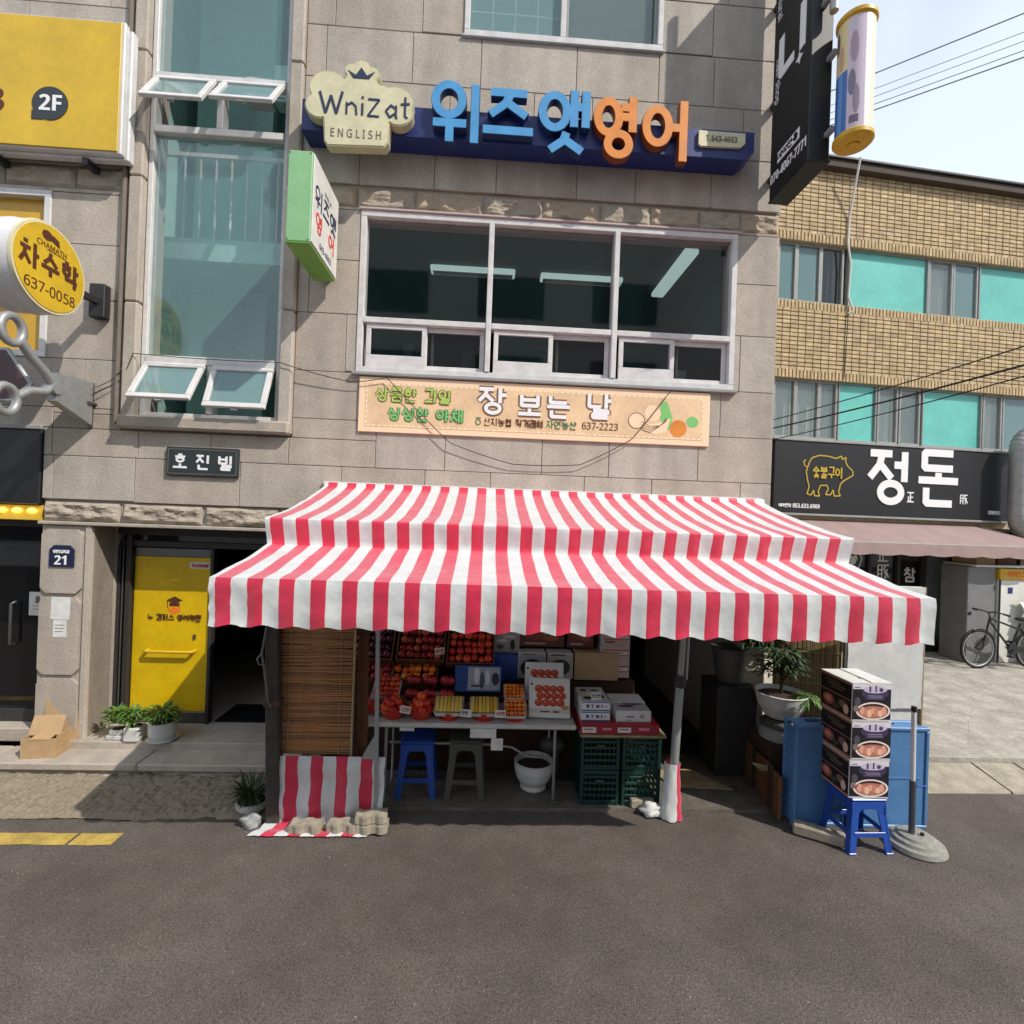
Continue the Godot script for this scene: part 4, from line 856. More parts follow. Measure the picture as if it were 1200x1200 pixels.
	for k in 11: sp.append([.525 - .0515 * k, .885 + .010 * sin(k * 1.1) + .012 * k / 10.0])
	for k in range(1, 6): sp.append([.012 + .01 * sin(k * 2.1) * (1 if k < 5 else 0), .897 + .035 * k])
	var dpos = func(u: float, k: int) -> Vector3:
		var q: Array = sp[k]
		var sh = .0 if k < 10 else -.018 * (k - 9)
		return Vector3(-1.60 + u * (.87 + (.02 if k > 9 else .0)) + sh + .012 * nz.get_noise_2d(u * 4, k * .3), q[0] + .004, q[1] + (.016 * sin(u * 21 + .5 * sin(k * .8)) * minf(1, k / 4.0) if k < 11 else .012 * nz.get_noise_2d(u * 6, k)))
	for i in 54:
		dr.col = tone[1] if (i / 6) % 2 == 1 else tone[0]
		for k in sp.size() - 1: dr.quad(dpos.call(i / 54.0, k + 1), dpos.call((i + 1) / 54.0, k + 1), dpos.call((i + 1) / 54.0, k), dpos.call(i / 54.0, k))
	solo("striped_skirt_cloth", "red and white striped cloth skirt hanging below the left reed blind onto the road", "cloth", smooth(dr), M.awning_red)
	# reed blinds
	var bl = thing("reed_blind", "brown woven reed blind hanging above the striped skirt", "blind", Vector3(-1.31, .53, .84))
	var rd = MB.new(); var rng = RandomNumberGenerator.new(); rng.seed = 31
	for i in 92:
		var y = i * .0148; var j = rng.randf_range(-.004, .004); var t = rng.randf_range(-.006, .006)
		var g = rng.randf_range(.6, 1.2); rd.col = Color(g, g * .95, g * .9)
		rd.cyl(Vector3(-.285, y + t, j), Vector3(.285, y - t + .004, j), .0085, .007, 5, false)
	M.reed.vertex_color_use_as_albedo = true; M.reed_pale.vertex_color_use_as_albedo = true
	part(bl, "reeds", rd, M.reed, "", true)
	part(bl, "binding_cord", MB.new().tube([Vector3(-.2, 0, .012), Vector3(-.2, 1.36, .012)], .003, 4).tube([Vector3(.2, 0, .012), Vector3(.2, 1.36, .012)], .003, 4), M.wood_pale)
	part(bl, "side_batten", MB.new().bb(-.305, -.29, -.02, 1.4, -.015, .015).bb(.29, .305, -.02, 1.4, -.015, .015), M.wood_pale)
	var bl2 = thing("reed_screen", "pale upright reed screen behind the planter on the right", "blind", Vector3(3.18, .0, .14), deg_to_rad(-14))
	var rd2 = MB.new()
	for i in 52:
		var x = -.30 + i * .0118; var g = rng.randf_range(.55, 1.25); rd2.col = Color(g, g * .97, g * .88)
		rd2.cyl(Vector3(x, .1, rng.randf_range(-.004, .004)), Vector3(x + rng.randf_range(-.005, .005), 1.95, 0), .006, .006, 5, false)
	part(bl2, "reeds", rd2, M.reed_pale, "", true)
	var cd = MB.new()
	for i in 12: cd.tube([Vector3(-.3, .2 + i * .15, .009), Vector3(.31, .21 + i * .15, .009)], .003, 4)
	part(bl2, "backing", MB.new().bb(-.3, .31, .1, 1.95, -.022, -.012), M.wood)
	part(bl2, "binding_cord", cd, M.wood_pale)
	part(bl2, "side_post", MB.new().bb(.32, .35, 0, 2.0, -.02, .02).bb(.40, .43, 0, 2.0, -.06, -.02), M.frame_dark)
	# shop room behind
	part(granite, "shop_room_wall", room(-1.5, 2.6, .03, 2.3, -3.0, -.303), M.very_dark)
	var pad = rough_block(-1.0, 1.62, -.02, .03, .004, 77, .70)
	pad.bb(-1.5, 2.62, -.02, .03, -3.0, .70)
	struct("shop_floor_pad", pad, M.concrete_dark)

func smooth(mb: MB) -> ArrayMesh:   # share normals where faces meet
	var acc = {}
	var keys = []
	for i in mb.v.size():
		var k = Vector3i((mb.v[i] * 4000.0).round()); keys.append(k)
		acc[k] = acc.get(k, Vector3.ZERO) + mb.n[i]
	for i in mb.v.size(): mb.n[i] = (acc[keys[i]] as Vector3).normalized()
	return mb.mesh()

func carton(called: String, label: String, w: float, h: float, d: float, at: Vector3, turn: float, body: Material, front: Material, top: Material = null, side: Material = null, group := "") -> Node3D:
	var c = thing(called, label, "box", at, turn, group)
	part(c, "body", MB.new().bb(-w / 2, w / 2, 0, h, -d / 2, d / 2, .004), body)
	var e = d / 2 + .0015
	if front:
		var m = MB.new(); m.quad(Vector3(-w / 2 + .004, .004, e), Vector3(w / 2 - .004, .004, e), Vector3(w / 2 - .004, h - .004, e), Vector3(-w / 2 + .004, h - .004, e)); part(c, "printed_front", m, front)
	if top:
		var m = MB.new(); var y = h + .0015
		m.quad(Vector3(-w / 2 + .004, y, d / 2 - .004), Vector3(w / 2 - .004, y, d / 2 - .004), Vector3(w / 2 - .004, y, -d / 2 + .004), Vector3(-w / 2 + .004, y, -d / 2 + .004)); part(c, "printed_top", m, top)
	if side:
		var m = MB.new(); var x = w / 2 + .0015
		m.quad(Vector3(-x, .004, -d / 2 + .004), Vector3(-x, .004, d / 2 - .004), Vector3(-x, h - .004, d / 2 - .004), Vector3(-x, h - .004, -d / 2 + .004))
		part(c, "printed_side", m, side)
		var m2 = MB.new()
		m2.quad(Vector3(x, .004, d / 2 - .004), Vector3(x, .004, -d / 2 + .004), Vector3(x, h - .004, -d / 2 + .004), Vector3(x, h - .004, d / 2 - .004))
		part(c, "printed_side", m2, side)
	return c

func stool(label: String, m: Material, at: Vector3, turn: float, h := .46) -> Node3D:
	var s = thing("plastic_stool", label, "stool", at, turn)
	part(s, "seat", MB.new().bb(-.145, .145, h - .025, h, -.145, .145, .010), m)
	var ap = MB.new()
	for i in 4:
		ap.xf = Transform3D(Basis(Vector3.UP, i * PI / 2), Vector3.ZERO)
		ap.prism(PackedVector2Array([Vector2(-.138, h - .026), Vector2(.138, h - .026), Vector2(.146, h - .12), Vector2(.075, h - .11), Vector2(.055, h - .085), Vector2(-.055, h - .085), Vector2(-.075, h - .11), Vector2(-.146, h - .12)]), .128, .138)
	part(s, "apron", ap, m)
	for i in 4:
		var lg = MB.new()
		var k = Basis(Vector3.UP, i * PI / 2)
		for f in 2:   # two panels make an angle-shaped leg that spreads outward
			lg.xf = Transform3D(k * Basis(Vector3.UP, f * PI / 2), Vector3.ZERO)
			var sg = 1.0 if f == 0 else -1.0
			var a = Vector3(sg * .139, h - .11, .137); var b = Vector3(sg * .175, 0, .173); var c = Vector3(sg * .125, 0, .173); var d = Vector3(sg * .078, h - .11, .137)
			var t = Vector3(0, 0, .012)
			lg.quado(a, b, c, d, Vector3.BACK); lg.quado(a - t, b - t, c - t, d - t, Vector3.FORWARD); lg.quado(d, c, c - t, d - t, Vector3(-sg, 0, 0)); lg.quado(a, b, b - t, a - t, Vector3(sg, 0, 0))
		lg.xf = Transform3D(k, Vector3.ZERO)
		lg.bb(.12, .180, .0, .014, .12, .180, .004)
		part(s, "leg", lg, m)
	var ri = MB.new()
	for i in 4:
		ri.xf = Transform3D(Basis(Vector3.UP, i * PI / 2), Vector3.ZERO)
		ri.bb(-.125, .125, .12, .16, .148, .158, .003)
	part(s, "cross_rail", ri, m)
	return s

func fruit_bowl(label: String, at: Vector3, sd: int, fruit: Material, fr: float, n: int) -> void:
	var b = thing("fruit_bowl", label, "bowl", at)
	part(b, "bowl", MB.new().lathe(Vector3.ZERO, [Vector2(.0, .002), Vector2(.07, .0), Vector2(.075, .01), Vector2(.12, .09), Vector2(.128, .095), Vector2(.122, .095), Vector2(.112, .088), Vector2(.07, .015), Vector2(0, .012)], 20), M.bowl_red)
	var rng = RandomNumberGenerator.new(); rng.seed = sd
	for i in n:
		var ring = 0 if i < 6 else (1 if i < 10 else 2)
		var a = TAU * i / [6.0, 4.0, 2.0][ring] + rng.randf() * .4; var rr: float = [.075, .045, .0][ring]
		part(b, "fruit", MB.new().sphere(Vector3(cos(a) * rr, .08 + ring * fr * 1.25, sin(a) * rr), Vector3(fr, fr * .88, fr) * rng.randf_range(.90, 1.06), 6, 10), M["%s_%d" % [fruit.resource_name, rng.randi_range(0, 2)]])

func tray_pack(called: String, label: String, at: Vector3, tilt: float, w: float, d: float, m: Material, kind: String, sd: int) -> void:
	var t = thing(called, label, "tray", at); t.rotation.x = tilt
	var rng = RandomNumberGenerator.new(); rng.seed = sd
	part(t, "tray", MB.new().prism(PackedVector2Array([Vector2(-w * .42, 0), Vector2(w * .42, 0), Vector2(w * .5, .035), Vector2(w * .46, .035), Vector2(w * .40, .006), Vector2(-w * .40, .006), Vector2(-w * .46, .035), Vector2(-w * .5, .035)]), -d / 2, d / 2).bb(-w * .44, w * .44, 0, .03, d / 2, d / 2 + .006).bb(-w * .44, w * .44, 0, .03, -d / 2 - .006, -d / 2), M.plastic_white)
	if kind == "long":
		for i in 7:
			var x = -w * .38 + i * w * .76 / 6
			part(t, "fruit", MB.new().tube([Vector3(x, .03, -d * .46), Vector3(x * 1.02, .055, -d * .15), Vector3(x * 1.02, .06, d * .2), Vector3(x, .035, d * .46)], w * .062 * rng.randf_range(.85, 1.08), 7), M["%s_%d" % [m.resource_name, rng.randi_range(0, 2)]])
	else:
		for i in 5:
			for j in 4:
				var r = w * .105 * rng.randf_range(.9, 1.05)
				part(t, "fruit", MB.new().sphere(Vector3(-w * .37 + i * w * .185, .028 + r * .5, -d * .38 + j * d * .25), Vector3(r, r * .85, r), 5, 8), M["%s_%d" % [m.resource_name, rng.randi_range(0, 2)]])

func veg_crate(label: String, at: Vector3, turn := 0.0) -> void:
	var c = thing("vegetable_crate", label, "crate", at, turn, "green plastic crates under the cartons")
	var w = .335; var d = .46; var h = .295
	part(c, "rim", frame_flat(w, d, h - .03, h, .014), M.crate_green)
	part(c, "base", MB.new().bb(-w / 2 + .01, w / 2 - .01, 0, .015, -d / 2 + .01, d / 2 - .01), M.crate_green)
	for sx in [-1, 1]:
		for sz in [-1, 1]: part(c, "corner_post", MB.new().box(Vector3(sx * (w / 2 - .014), h / 2 - .015, sz * (d / 2 - .014)), Vector3(.028, h - .031, .028), .004), M.crate_green)
	for sg in [-1.0, 1.0]:
		var lat = MB.new()
		for k in 5: lat.box(Vector3(0, .03 + k * .052, sg * (d / 2 - .008)), Vector3(w - .058, .022, .01), .002)
		for k in 7: lat.box(Vector3(-w / 2 + .05 + k * (w - .10) / 6, h / 2 - .015, sg * (d / 2 - .016)), Vector3(.008, h - .04, .006))
		part(c, "lattice_wall", lat, M.crate_green)
		var l2 = MB.new()
		for k in 5: l2.box(Vector3(sg * (w / 2 - .008), .03 + k * .052, 0), Vector3(.01, .022, d - .058), .002)
		part(c, "lattice_wall", l2, M.crate_green)
	part(c, "handle_label", MB.new().bb(-.03, .03, .20, .215, d / 2 - .002, d / 2 + .003, .002), M.plastic_grey)

func frame_flat(w: float, d: float, y0: float, y1: float, t: float) -> MB:
	return MB.new().bb(-w / 2, w / 2, y0, y1, d / 2 - t, d / 2).bb(-w / 2, w / 2, y0, y1, -d / 2, -d / 2 + t).bb(-w / 2, -w / 2 + t, y0, y1, -d / 2 + t, d / 2 - t).bb(w / 2 - t, w / 2, y0, y1, -d / 2 + t, d / 2 - t)

func fruit_crate(label: String, at: Vector3, w: float, tilt: float, sd: int, m: Material) -> void:   # tilted crate of fruit on the back shelf
	var c = thing("fruit_crate", label, "crate", at); c.rotation.x = tilt
	var d = .34; var h = .12
	part(c, "base", MB.new().bb(-w / 2, w / 2, 0, .01, -d / 2, d / 2), M.wood)
	for q in [[-w / 2, w / 2, d / 2 - .012, d / 2], [-w / 2, w / 2, -d / 2, -d / 2 + .012], [-w / 2, -w / 2 + .012, -d / 2 + .0125, d / 2 - .0125], [w / 2 - .012, w / 2, -d / 2 + .0125, d / 2 - .0125]]:
		part(c, "side_board", MB.new().bb(q[0], q[1], .0105, h, q[2], q[3], .002), M.wood)
	var rng = RandomNumberGenerator.new(); rng.seed = sd
	for i in 6:
		for j in 4:
			var r = rng.randf_range(.034, .041)
			part(c, "fruit", MB.new().sphere(Vector3(-w / 2 + .055 + i * (w - .11) / 5 + rng.randf_range(-.009, .009), .070 + rng.randf() * .035, -d / 2 + .06 + j * .074 + rng.randf_range(-.008, .008)), Vector3(r, r * .9, r), 5, 8), M["%s_%d" % [m.resource_name, rng.randi_range(0, 2)]])

func shop_goods() -> void:
	# folding table
	var t = thing("folding_table", "white folding table carrying fruit under the awning", "table", Vector3(.0, 0, .44))
	part(t, "top", MB.new().bb(-.98, .83, .68, .72, -.26, .25, .012), M.plastic_white)
	for x in [-.78, .66]: part(t, "leg", MB.new().tube([Vector3(x, .68, -.2), Vector3(x, .03, -.22), Vector3(x, .03, .18), Vector3(x, .68, .16)], .013, 7), M.galvanised)
	part(t, "brace", MB.new().tube([Vector3(-.78, .45, 0), Vector3(.1, .45, .02), Vector3(.3, .42, .0), Vector3(.44, .34, 0), Vector3(.64, .33, 0)], .012, 6), M.galvanised)
	part(t, "leg_foot", MB.new().bb(.63, .70, .03, .06, .15, .22, .005), M.plastic_grey)
	solo("price_paper", "long pale price card hanging under the table edge, middle", "notice", MB.new().bb(-.10, .12, -.08, 0, 0, .004), M.paper, Vector3(.03, .675, .66)); solo("price_paper", "small square price card hanging below the long one under the table", "notice", MB.new().bb(-.05, .05, -.10, 0, 0, .004), M.paper, Vector3(.16, .59, .655)); solo("price_paper", "short price card hanging under the left end of the table", "notice", MB.new().bb(-.06, .06, -.03, 0.0, 0, .004), M.paper, Vector3(-.60, .675, .66))
	var back = MB.new().bb(-1.3, 1.5, .03, .92, -.25, .10, .01).bb(-1.3, 1.5, .92, 1.16, -.35, -.12, .01)
	solo("display_stand", "dark stepped wooden stand behind the fruit table", "stand", back, M.wood_dark)
	# fruit on the table
	fruit_bowl("red bowl of tomatoes at the left end of the table", Vector3(-.74, .72, .56), 3, M.tomato, .042, 10)
	fruit_bowl("red bowl of tomatoes second from the left end of the table", Vector3(-.50, .72, .56), 4, M.tomato, .042, 11)
	for i in 3:
		var x: float = [-.26, .04, .31][i]
		var b = thing("red_bowl", ["red bowl under the left tray of yellow fruit", "red bowl under the middle tray of yellow fruit", "red bowl under the trays of orange fruit"][i], "bowl", Vector3(x, .72, .56))
		part(b, "bowl", MB.new().lathe(Vector3.ZERO, [Vector2(.0, .002), Vector2(.07, .0), Vector2(.075, .01), Vector2(.10, .065), Vector2(.106, .07), Vector2(.098, .07), Vector2(.07, .015), Vector2(0, .012)], 20), M.bowl_red)
		part(b, "foot_ring", MB.new().lathe(Vector3.ZERO, [Vector2(.062, -.0), Vector2(.08, .0), Vector2(.08, .012), Vector2(.062, .012)], 20), M.bowl_red)
	tray_pack("yellow_fruit_tray", "white tray of long yellow fruit on the left red bowl", Vector3(-.26, .805, .55), .35, .25, .20, M.melon_yellow, "long", 5)
	tray_pack("yellow_fruit_tray", "white tray of long yellow fruit on the middle red bowl", Vector3(.04, .805, .55), .35, .25, .20, M.melon_yellow, "long", 6)
	tray_pack("orange_fruit_tray", "lower white tray of round orange fruit on the right red bowl", Vector3(.31, .80, .57), .5, .19, .17, M.persimmon, "round", 7)
	tray_pack("orange_fruit_tray", "upper tray of round orange fruit behind the lower one", Vector3(.30, .90, .45), .5, .18, .15, M.persimmon, "round", 8)
	tray_pack("tomato_tray", "white tray of tomatoes at the far left behind the bowl", Vector3(-.82, .90, .40), .6, .24, .2, M.tomato, "round", 9)
	for i in 6:
		var g = thing("purple_fruit_pack", "glossy dark purple fruit pack, %s" % ["lower left of the heap", "lower middle of the heap", "lower right of the heap", "upper left of the heap", "upper middle of the heap", "upper right of the heap"][i], "fruit pack", Vector3(-.60 + .15 * (i % 3), .86 + .10 * (i / 3), .40 - .07 * (i / 3)), 0, "dark purple fruit packs heaped on the table")
		part(g, "wrap", MB.new().sphere(Vector3.ZERO, Vector3(.075, .055, .06), 8, 12), M.grape)
		part(g, "fruit", MB.new().sphere(Vector3(-.02, .02, .035), Vector3(.04, .04, .035), 6, 9), M.apple); part(g, "fruit", MB.new().sphere(Vector3(.035, .015, .035), Vector3(.036, .036, .033), 6, 9), M.apple)
	solo("fruit_pack_riser", "low brown box under the heap of purple fruit packs", "box", MB.new().bb(-.74, -.22, .72, .81, .28, .46, .006), M.cardboard)
	# cartons with printed pictures
	var W = Color(.86, .86, .84); var K = Color(.10, .09, .09)
	var tom = [["r", 0, 200, 256, 30, Color(.80, .78, .74)]]
	for j in 3:
		for i in 4: tom.append(["e", 60 + i * 46 + (j % 2) * 10, 70 + j * 46, 27, 25, Color(.72, .26, .14)]); tom.append(["e", 54 + i * 46 + (j % 2) * 10, 62 + j * 46, 8, 7, Color(.86, .50, .36)])
	tom.append_array([["r", 70, 216, 60, 8, K], ["r", 150, 214, 40, 12, Color(.4, .3, .2)], ["e", 228, 190, 26, 14, Color(.76, .5, .3)], ["e", 14, 40, 8, 8, K]])
	var tm = printed("tomato_print", print_tex(256, 256, W, tom))
	var c1 = carton("tomato_carton", "white carton printed with tomatoes leaning at the right end of the table", .36, .33, .07, Vector3(.61, .73, .55), -.06, M.paper, tm); c1.rotation.x = -.38
	var c2 = carton("tomato_carton", "second tomato printed carton standing behind the front one", .35, .33, .07, Vector3(.58, .82, .38), -.03, M.paper, tm); c2.rotation.x = -.30
	var dark = [["r", 0, 0, 256, 24, Color(.7, .7, .7)], ["e", 128, 150, 108, 90, Color(.10, .11, .18)], ["e", 120, 140, 70, 50, Color(.16, .17, .26)], ["r", 40, 6, 120, 12, Color(.35, .35, .4)]]
	var dk = printed("dark_fruit_print", print_tex(256, 256, Color(.62, .62, .64), dark))
	var grn = printed("green_fruit_print", print_tex(256, 256, Color(.66, .64, .6), [["e", 128, 140, 104, 84, Color(.20, .24, .16)], ["e", 90, 120, 40, 40, Color(.30, .34, .2)], ["r", 30, 8, 150, 14, Color(.3, .3, .3)], ["r", 0, 230, 256, 26, Color(.75, .75, .7)]]))
	var fish = printed("sliced_print", print_tex(256, 256, Color(.62, .62, .62), [["e", 90, 60, 50, 16, Color(.86, .86, .86)], ["e", 150, 100, 70, 18, Color(.8, .8, .82)], ["e", 80, 140, 60, 14, Color(.88, .88, .88)], ["e", 190, 180, 26, 50, K], ["e", 60, 200, 40, 22, Color(.3, .3, .34)], ["r", 0, 0, 256, 10, Color(.9, .9, .9)]]))
	var redp = printed("red_brown_print", print_tex(256, 256, Color(.40, .20, .16), [["r", 0, 0, 256, 26, Color(.62, .56, .5)], ["e", 90, 130, 60, 40, Color(.55, .28, .2)], ["e", 180, 150, 50, 36, Color(.62, .36, .26)], ["e", 150, 90, 16, 12, Color(.86, .8, .7)], ["r", 30, 210, 120, 20, Color(.7, .66, .6)]]))
	var rwp = printed("red_white_print", print_tex(256, 256, Color(.72, .62, .58), [["r", 0, 60, 256, 18, Color(.62, .2, .18)], ["r", 0, 150, 256, 14, Color(.6, .2, .18)], ["r", 90, 90, 150, 50, Color(.82, .8, .78)], ["r", 110, 105, 100, 8, K], ["r", 110, 122, 80, 6, K], ["r", 20, 190, 90, 30, Color(.5, .16, .16)]]))
	var bluep = printed("blue_pack_print", print_tex(256, 160, Color(.10, .28, .56), [["r", 70, 8, 180, 144, Color(.64, .66, .70)], ["e", 120, 60, 16, 50, Color(.86, .86, .88)], ["e", 150, 90, 14, 54, Color(.3, .32, .38)], ["e", 180, 70, 12, 50, Color(.82, .84, .86)], ["e", 225, 80, 22, 40, Color(.16, .18, .24)], ["r", 90, 120, 60, 10, K]]))
	var c3 = carton("blue_fish_pack", "blue carton with a silver picture leaning behind the yellow fruit trays", .42, .23, .08, Vector3(-.02, .87, .33), 0, M.plastic_blue, bluep); c3.rotation.x = -.25
	fruit_crate("tilted crate of apples on the back stand, left of two", Vector3(-.56, 1.20, .10), .44, .95, 11, M.apple)
	fruit_crate("tilted crate of red and pale fruit on the back stand, right of two", Vector3(-.10, 1.18, .10), .44, .95, 12, M.tomato)
	fruit_crate("dark crate of fruit at the far left of the back stand", Vector3(-1.03, 1.20, .10), .44, .95, 13, M.grape)
	carton("printed_carton", "pale carton with a sliced picture beside the crates on the back stand", .24, .26, .2, Vector3(.24, 1.16, -.02), 0, M.paper, fish)
	carton("blue_carton", "plain blue carton under the sliced picture carton", .26, .24, .2, Vector3(.25, .921, .04), 0, M.plastic_blue, null)
	carton("printed_carton", "wide red brown carton at the top of the back stand", .44, .20, .2, Vector3(.58, 1.22, -.05), 0, M.wood, redp)
	carton("printed_carton", "narrow red brown carton at the top right of the back stand", .26, .22, .2, Vector3(.96, 1.22, -.05), 0, M.wood, redp)
	carton("printed_carton", "white carton with a big dark oval on the back stand", .26, .24, .18, Vector3(.48, .95, .08), 0, M.paper, dk)
	carton("printed_carton", "white carton with a dark green oval right of the dark oval carton", .24, .24, .18, Vector3(.75, .95, .08), 0, M.paper, grn)
	carton("plain_carton", "plain brown carton behind the blue and white cartons", .42, .26, .2, Vector3(1.10, .94, .06), 0, M.cardboard, null)
	for i in 3: carton("red_white_carton", ["red and white printed carton, lowest of three at the right of the stand", "red and white printed carton, middle of three at the right of the stand", "red and white printed carton, topmost of three at the right of the stand"][i], .27, .15, .22, Vector3(1.29, .96 + i * .155, .02), 0, M.paper, rwp, null, null, "stack of red and white cartons")
	# more stock filling the gaps: bagged produce, price cards, bundles
	for i in 4:
		var lab = ["knotted clear bag of orange fruit between the tomato bowls and the trays", "knotted clear bag of red fruit at the far left end of the table", "clear bag of pale produce on the stand above the blue fish pack", "bag of dark fruit on the stand left of the sliced picture carton"] [i]
		var at = [Vector3(-.385, .735, .42), Vector3(-.93, .735, .50), Vector3(.02, 1.17, .02), Vector3(-.28, .94, .0)][i]
		var bg = thing("produce_bag", lab, "bag", at)
		part(bg, "contents", lumpy(70 + i, Vector3(.085, .07, .07)), [M.persimmon_1, M.tomato_1, M.cream, M.grape_0][i]).position.y = .05
		part(bg, "knot", MB.new().cyl(Vector3(0, .10, 0), Vector3(.01, .15, .01), .012, .028, 8), M.bag_clear)
	for i in 5:
		var lab = ["small handwritten price card on the left tomato bowl", "small handwritten price card between the yellow fruit trays", "small handwritten price card by the orange fruit trays", "small handwritten price card on the lettered blue and white cartons", "small handwritten price card on the tilted apple crate"][i]
		var at = [Vector3(-.62, .80, .69), Vector3(-.11, .78, .69), Vector3(.18, .78, .69), Vector3(1.0, .93, .65), Vector3(-.38, 1.18, .26)][i]
		var pc = thing("price_card", lab, "price card", at); pc.rotation = Vector3(-.25, .1 * (i - 2), .04 * (i - 2))
		part(pc, "card", MB.new().bb(-.045, .045, 0, .06, -.001, .001), M.paper)
		part(pc, "handwriting", hangul(MB.new(), ["오천원", "만원", "삼천원", "만오천", "팔천원"][i], Vector2(-.036, .018), Vector2(.023, .028), .004, .001, .0018, 1.1), [M.ink_red, M.ink_navy, M.ink_red, M.ink_black, M.ink_red][i])
	fruit_crate("lower dark wooden crate of apples under the tilted crates, left", Vector3(-1.0, .98, .16), .42, .6, 21, M.apple)
	fruit_crate("lower wooden crate of orange fruit behind the purple packs", Vector3(-.60, .98, .16), .42, .6, 22, M.persimmon)
	# green crates with cartons on top
	var k = 0
	for ix in 2:
		for iy in 2:
			veg_crate("green slatted crate, %s" % [["lower left of four beside the table", "upper left of four beside the table"], ["lower right of four near the prop post", "upper right of four near the prop post"]][ix][iy], Vector3(1.05 + ix * .36, .035 + iy * .30, .43))
			k += 1
	solo("crate_board", "thin pale board lying on the green crates", "board", MB.new().bb(.86, 1.60, .638, .655, .2, .72, .004), M.wood_pale)
	var maroonp = printed("crimson_print", print_tex(256, 32, Color(.56, .13, .2), [["r", 4, 8, 46, 20, Color(.84, .8, .8)], ["r", 120, 8, 44, 18, Color(.84, .8, .8)], ["r", 70, 10, 30, 8, Color(.8, .5, .55)], ["r", 190, 8, 34, 10, Color(.8, .5, .55)], ["r", 10, 14, 30, 3, K], ["r", 126, 13, 30, 3, K]]))
	carton("crimson_flat_box", "flat crimson printed box lying on the green crates", .68, .085, .46, Vector3(1.20, .656, .47), 0, M.apple, maroonp)
	var whp = printed("white_blue_print", print_tex(256, 128, Color(.86, .87, .88), [["r", 0, 0, 256, 14, Color(.2, .32, .6)], ["r", 0, 112, 256, 16, Color(.2, .32, .6)], ["r", 40, 40, 26, 44, Color(.24, .28, .4)], ["r", 80, 40, 34, 10, Color(.24, .28, .4)], ["r", 92, 40, 10, 46, Color(.24, .28, .4)], ["r", 130, 44, 30, 40, Color(.24, .28, .4)], ["r", 176, 40, 12, 44, Color(.24, .28, .4)], ["r", 200, 60, 30, 10, Color(.24, .28, .4)]]))
	var topp = printed("pattern_top_print", print_tex(256, 256, Color(.80, .80, .76), [["e", 60, 60, 36, 24, Color(.12, .12, .14)], ["e", 170, 60, 40, 20, Color(.3, .34, .2)], ["e", 110, 130, 50, 28, Color(.9, .9, .84)], ["e", 70, 200, 46, 26, Color(.12, .12, .12)], ["e", 190, 170, 36, 40, Color(.14, .14, .16)], ["e", 130, 40, 14, 12, Color(.5, .54, .3)]]))
	for i in 2: carton("blue_white_carton", ["blue and white lettered carton, lower of two on the crimson box", "blue and white lettered carton, upper of two on the crimson box"][i], .25, .085, .36, Vector3(1.00, .742 + i * .087, .46), 0, M.paper, whp, topp if i == 1 else null)
	var rolls = printed("long_fish_print", print_tex(256, 256, Color(.74, .72, .72), [["e", 90, 90, 60, 20, Color(.2, .18, .2)], ["e", 150, 150, 80, 22, Color(.28, .25, .27)], ["e", 90, 190, 66, 16, Color(.2, .18, .2)], ["e", 120, 60, 60, 8, Color(.5, .46, .48)], ["r", 0, 0, 256, 12, Color(.86, .84, .84)]]))
	var cb = carton("white_produce_box", "open-topped white box with a dark picture right of the lettered cartons", .30, .10, .40, Vector3(1.33, .742, .45), .0, M.paper, printed("white_box_print", print_tex(256, 96, Color(.82, .82, .82), [["r", 70, 44, 60, 10, K], ["e", 190, 44, 18, 20, Color(.6, .6, .62)], ["r", 70, 76, 40, 6, Color(.3, .3, .3)], ["r", 0, 88, 256, 8, Color(.7, .68, .68)]])), rolls)
	part(cb, "lid_flap", MB.new().bb(-.15, .15, .104, .11, -.19, .03), M.paper)
	# things below the table
	stool("blue plastic stool under the left part of the table", M.plastic_blue, Vector3(-.53, .03, .40), .03, .47)
	stool("grey plastic stool under the middle of the table", M.plastic_grey, Vector3(-.10, .03, .42), -.02, .49)
	var po = thing("white_soil_pot", "round white flower pot full of soil on the shop floor below the table", "plant pot", Vector3(.51, .03, .38))
	part(po, "pot", MB.new().lathe(Vector3.ZERO, [Vector2(0, .0), Vector2(.10, .0), Vector2(.12, .02), Vector2(.115, .05), Vector2(.155, .11), Vector2(.175, .18), Vector2(.178, .25), Vector2(.168, .255), Vector2(.160, .24), Vector2(.150, .16), Vector2(.0, .15)], 30), M.plastic_white)
	part(po, "soil", MB.new().lathe(Vector3.ZERO, [Vector2(.158, .20), Vector2(.09, .212), Vector2(0, .205)], 20), M.soil)
	solo("fan_motor", "dark round machine under the table behind the white pot", "machine", MB.new().sphere(Vector3.ZERO, Vector3(.13, .09, .10), 8, 14).cyl(Vector3(.05, -.3, 0), Vector3(.05, 0, 0), .02, .02, 8).bb(-.08, .2, -.315, -.29, -.1, .1), M.plastic_grey, Vector3(.70, .345, .2))
	solo("small_brick", "small grey block lying in front of the right green crates", "brick", MB.new().bb(-.1, .1, 0, .07, -.04, .04, .008), M.concrete_block, Vector3(1.42, .03, .66))
	solo("cloth_bundle", "crumpled off-white cloth bag at the foot of the prop post", "bag", lumpy(5, Vector3(.11, .055, .07)), M.paper, Vector3(1.50, .05, .74))

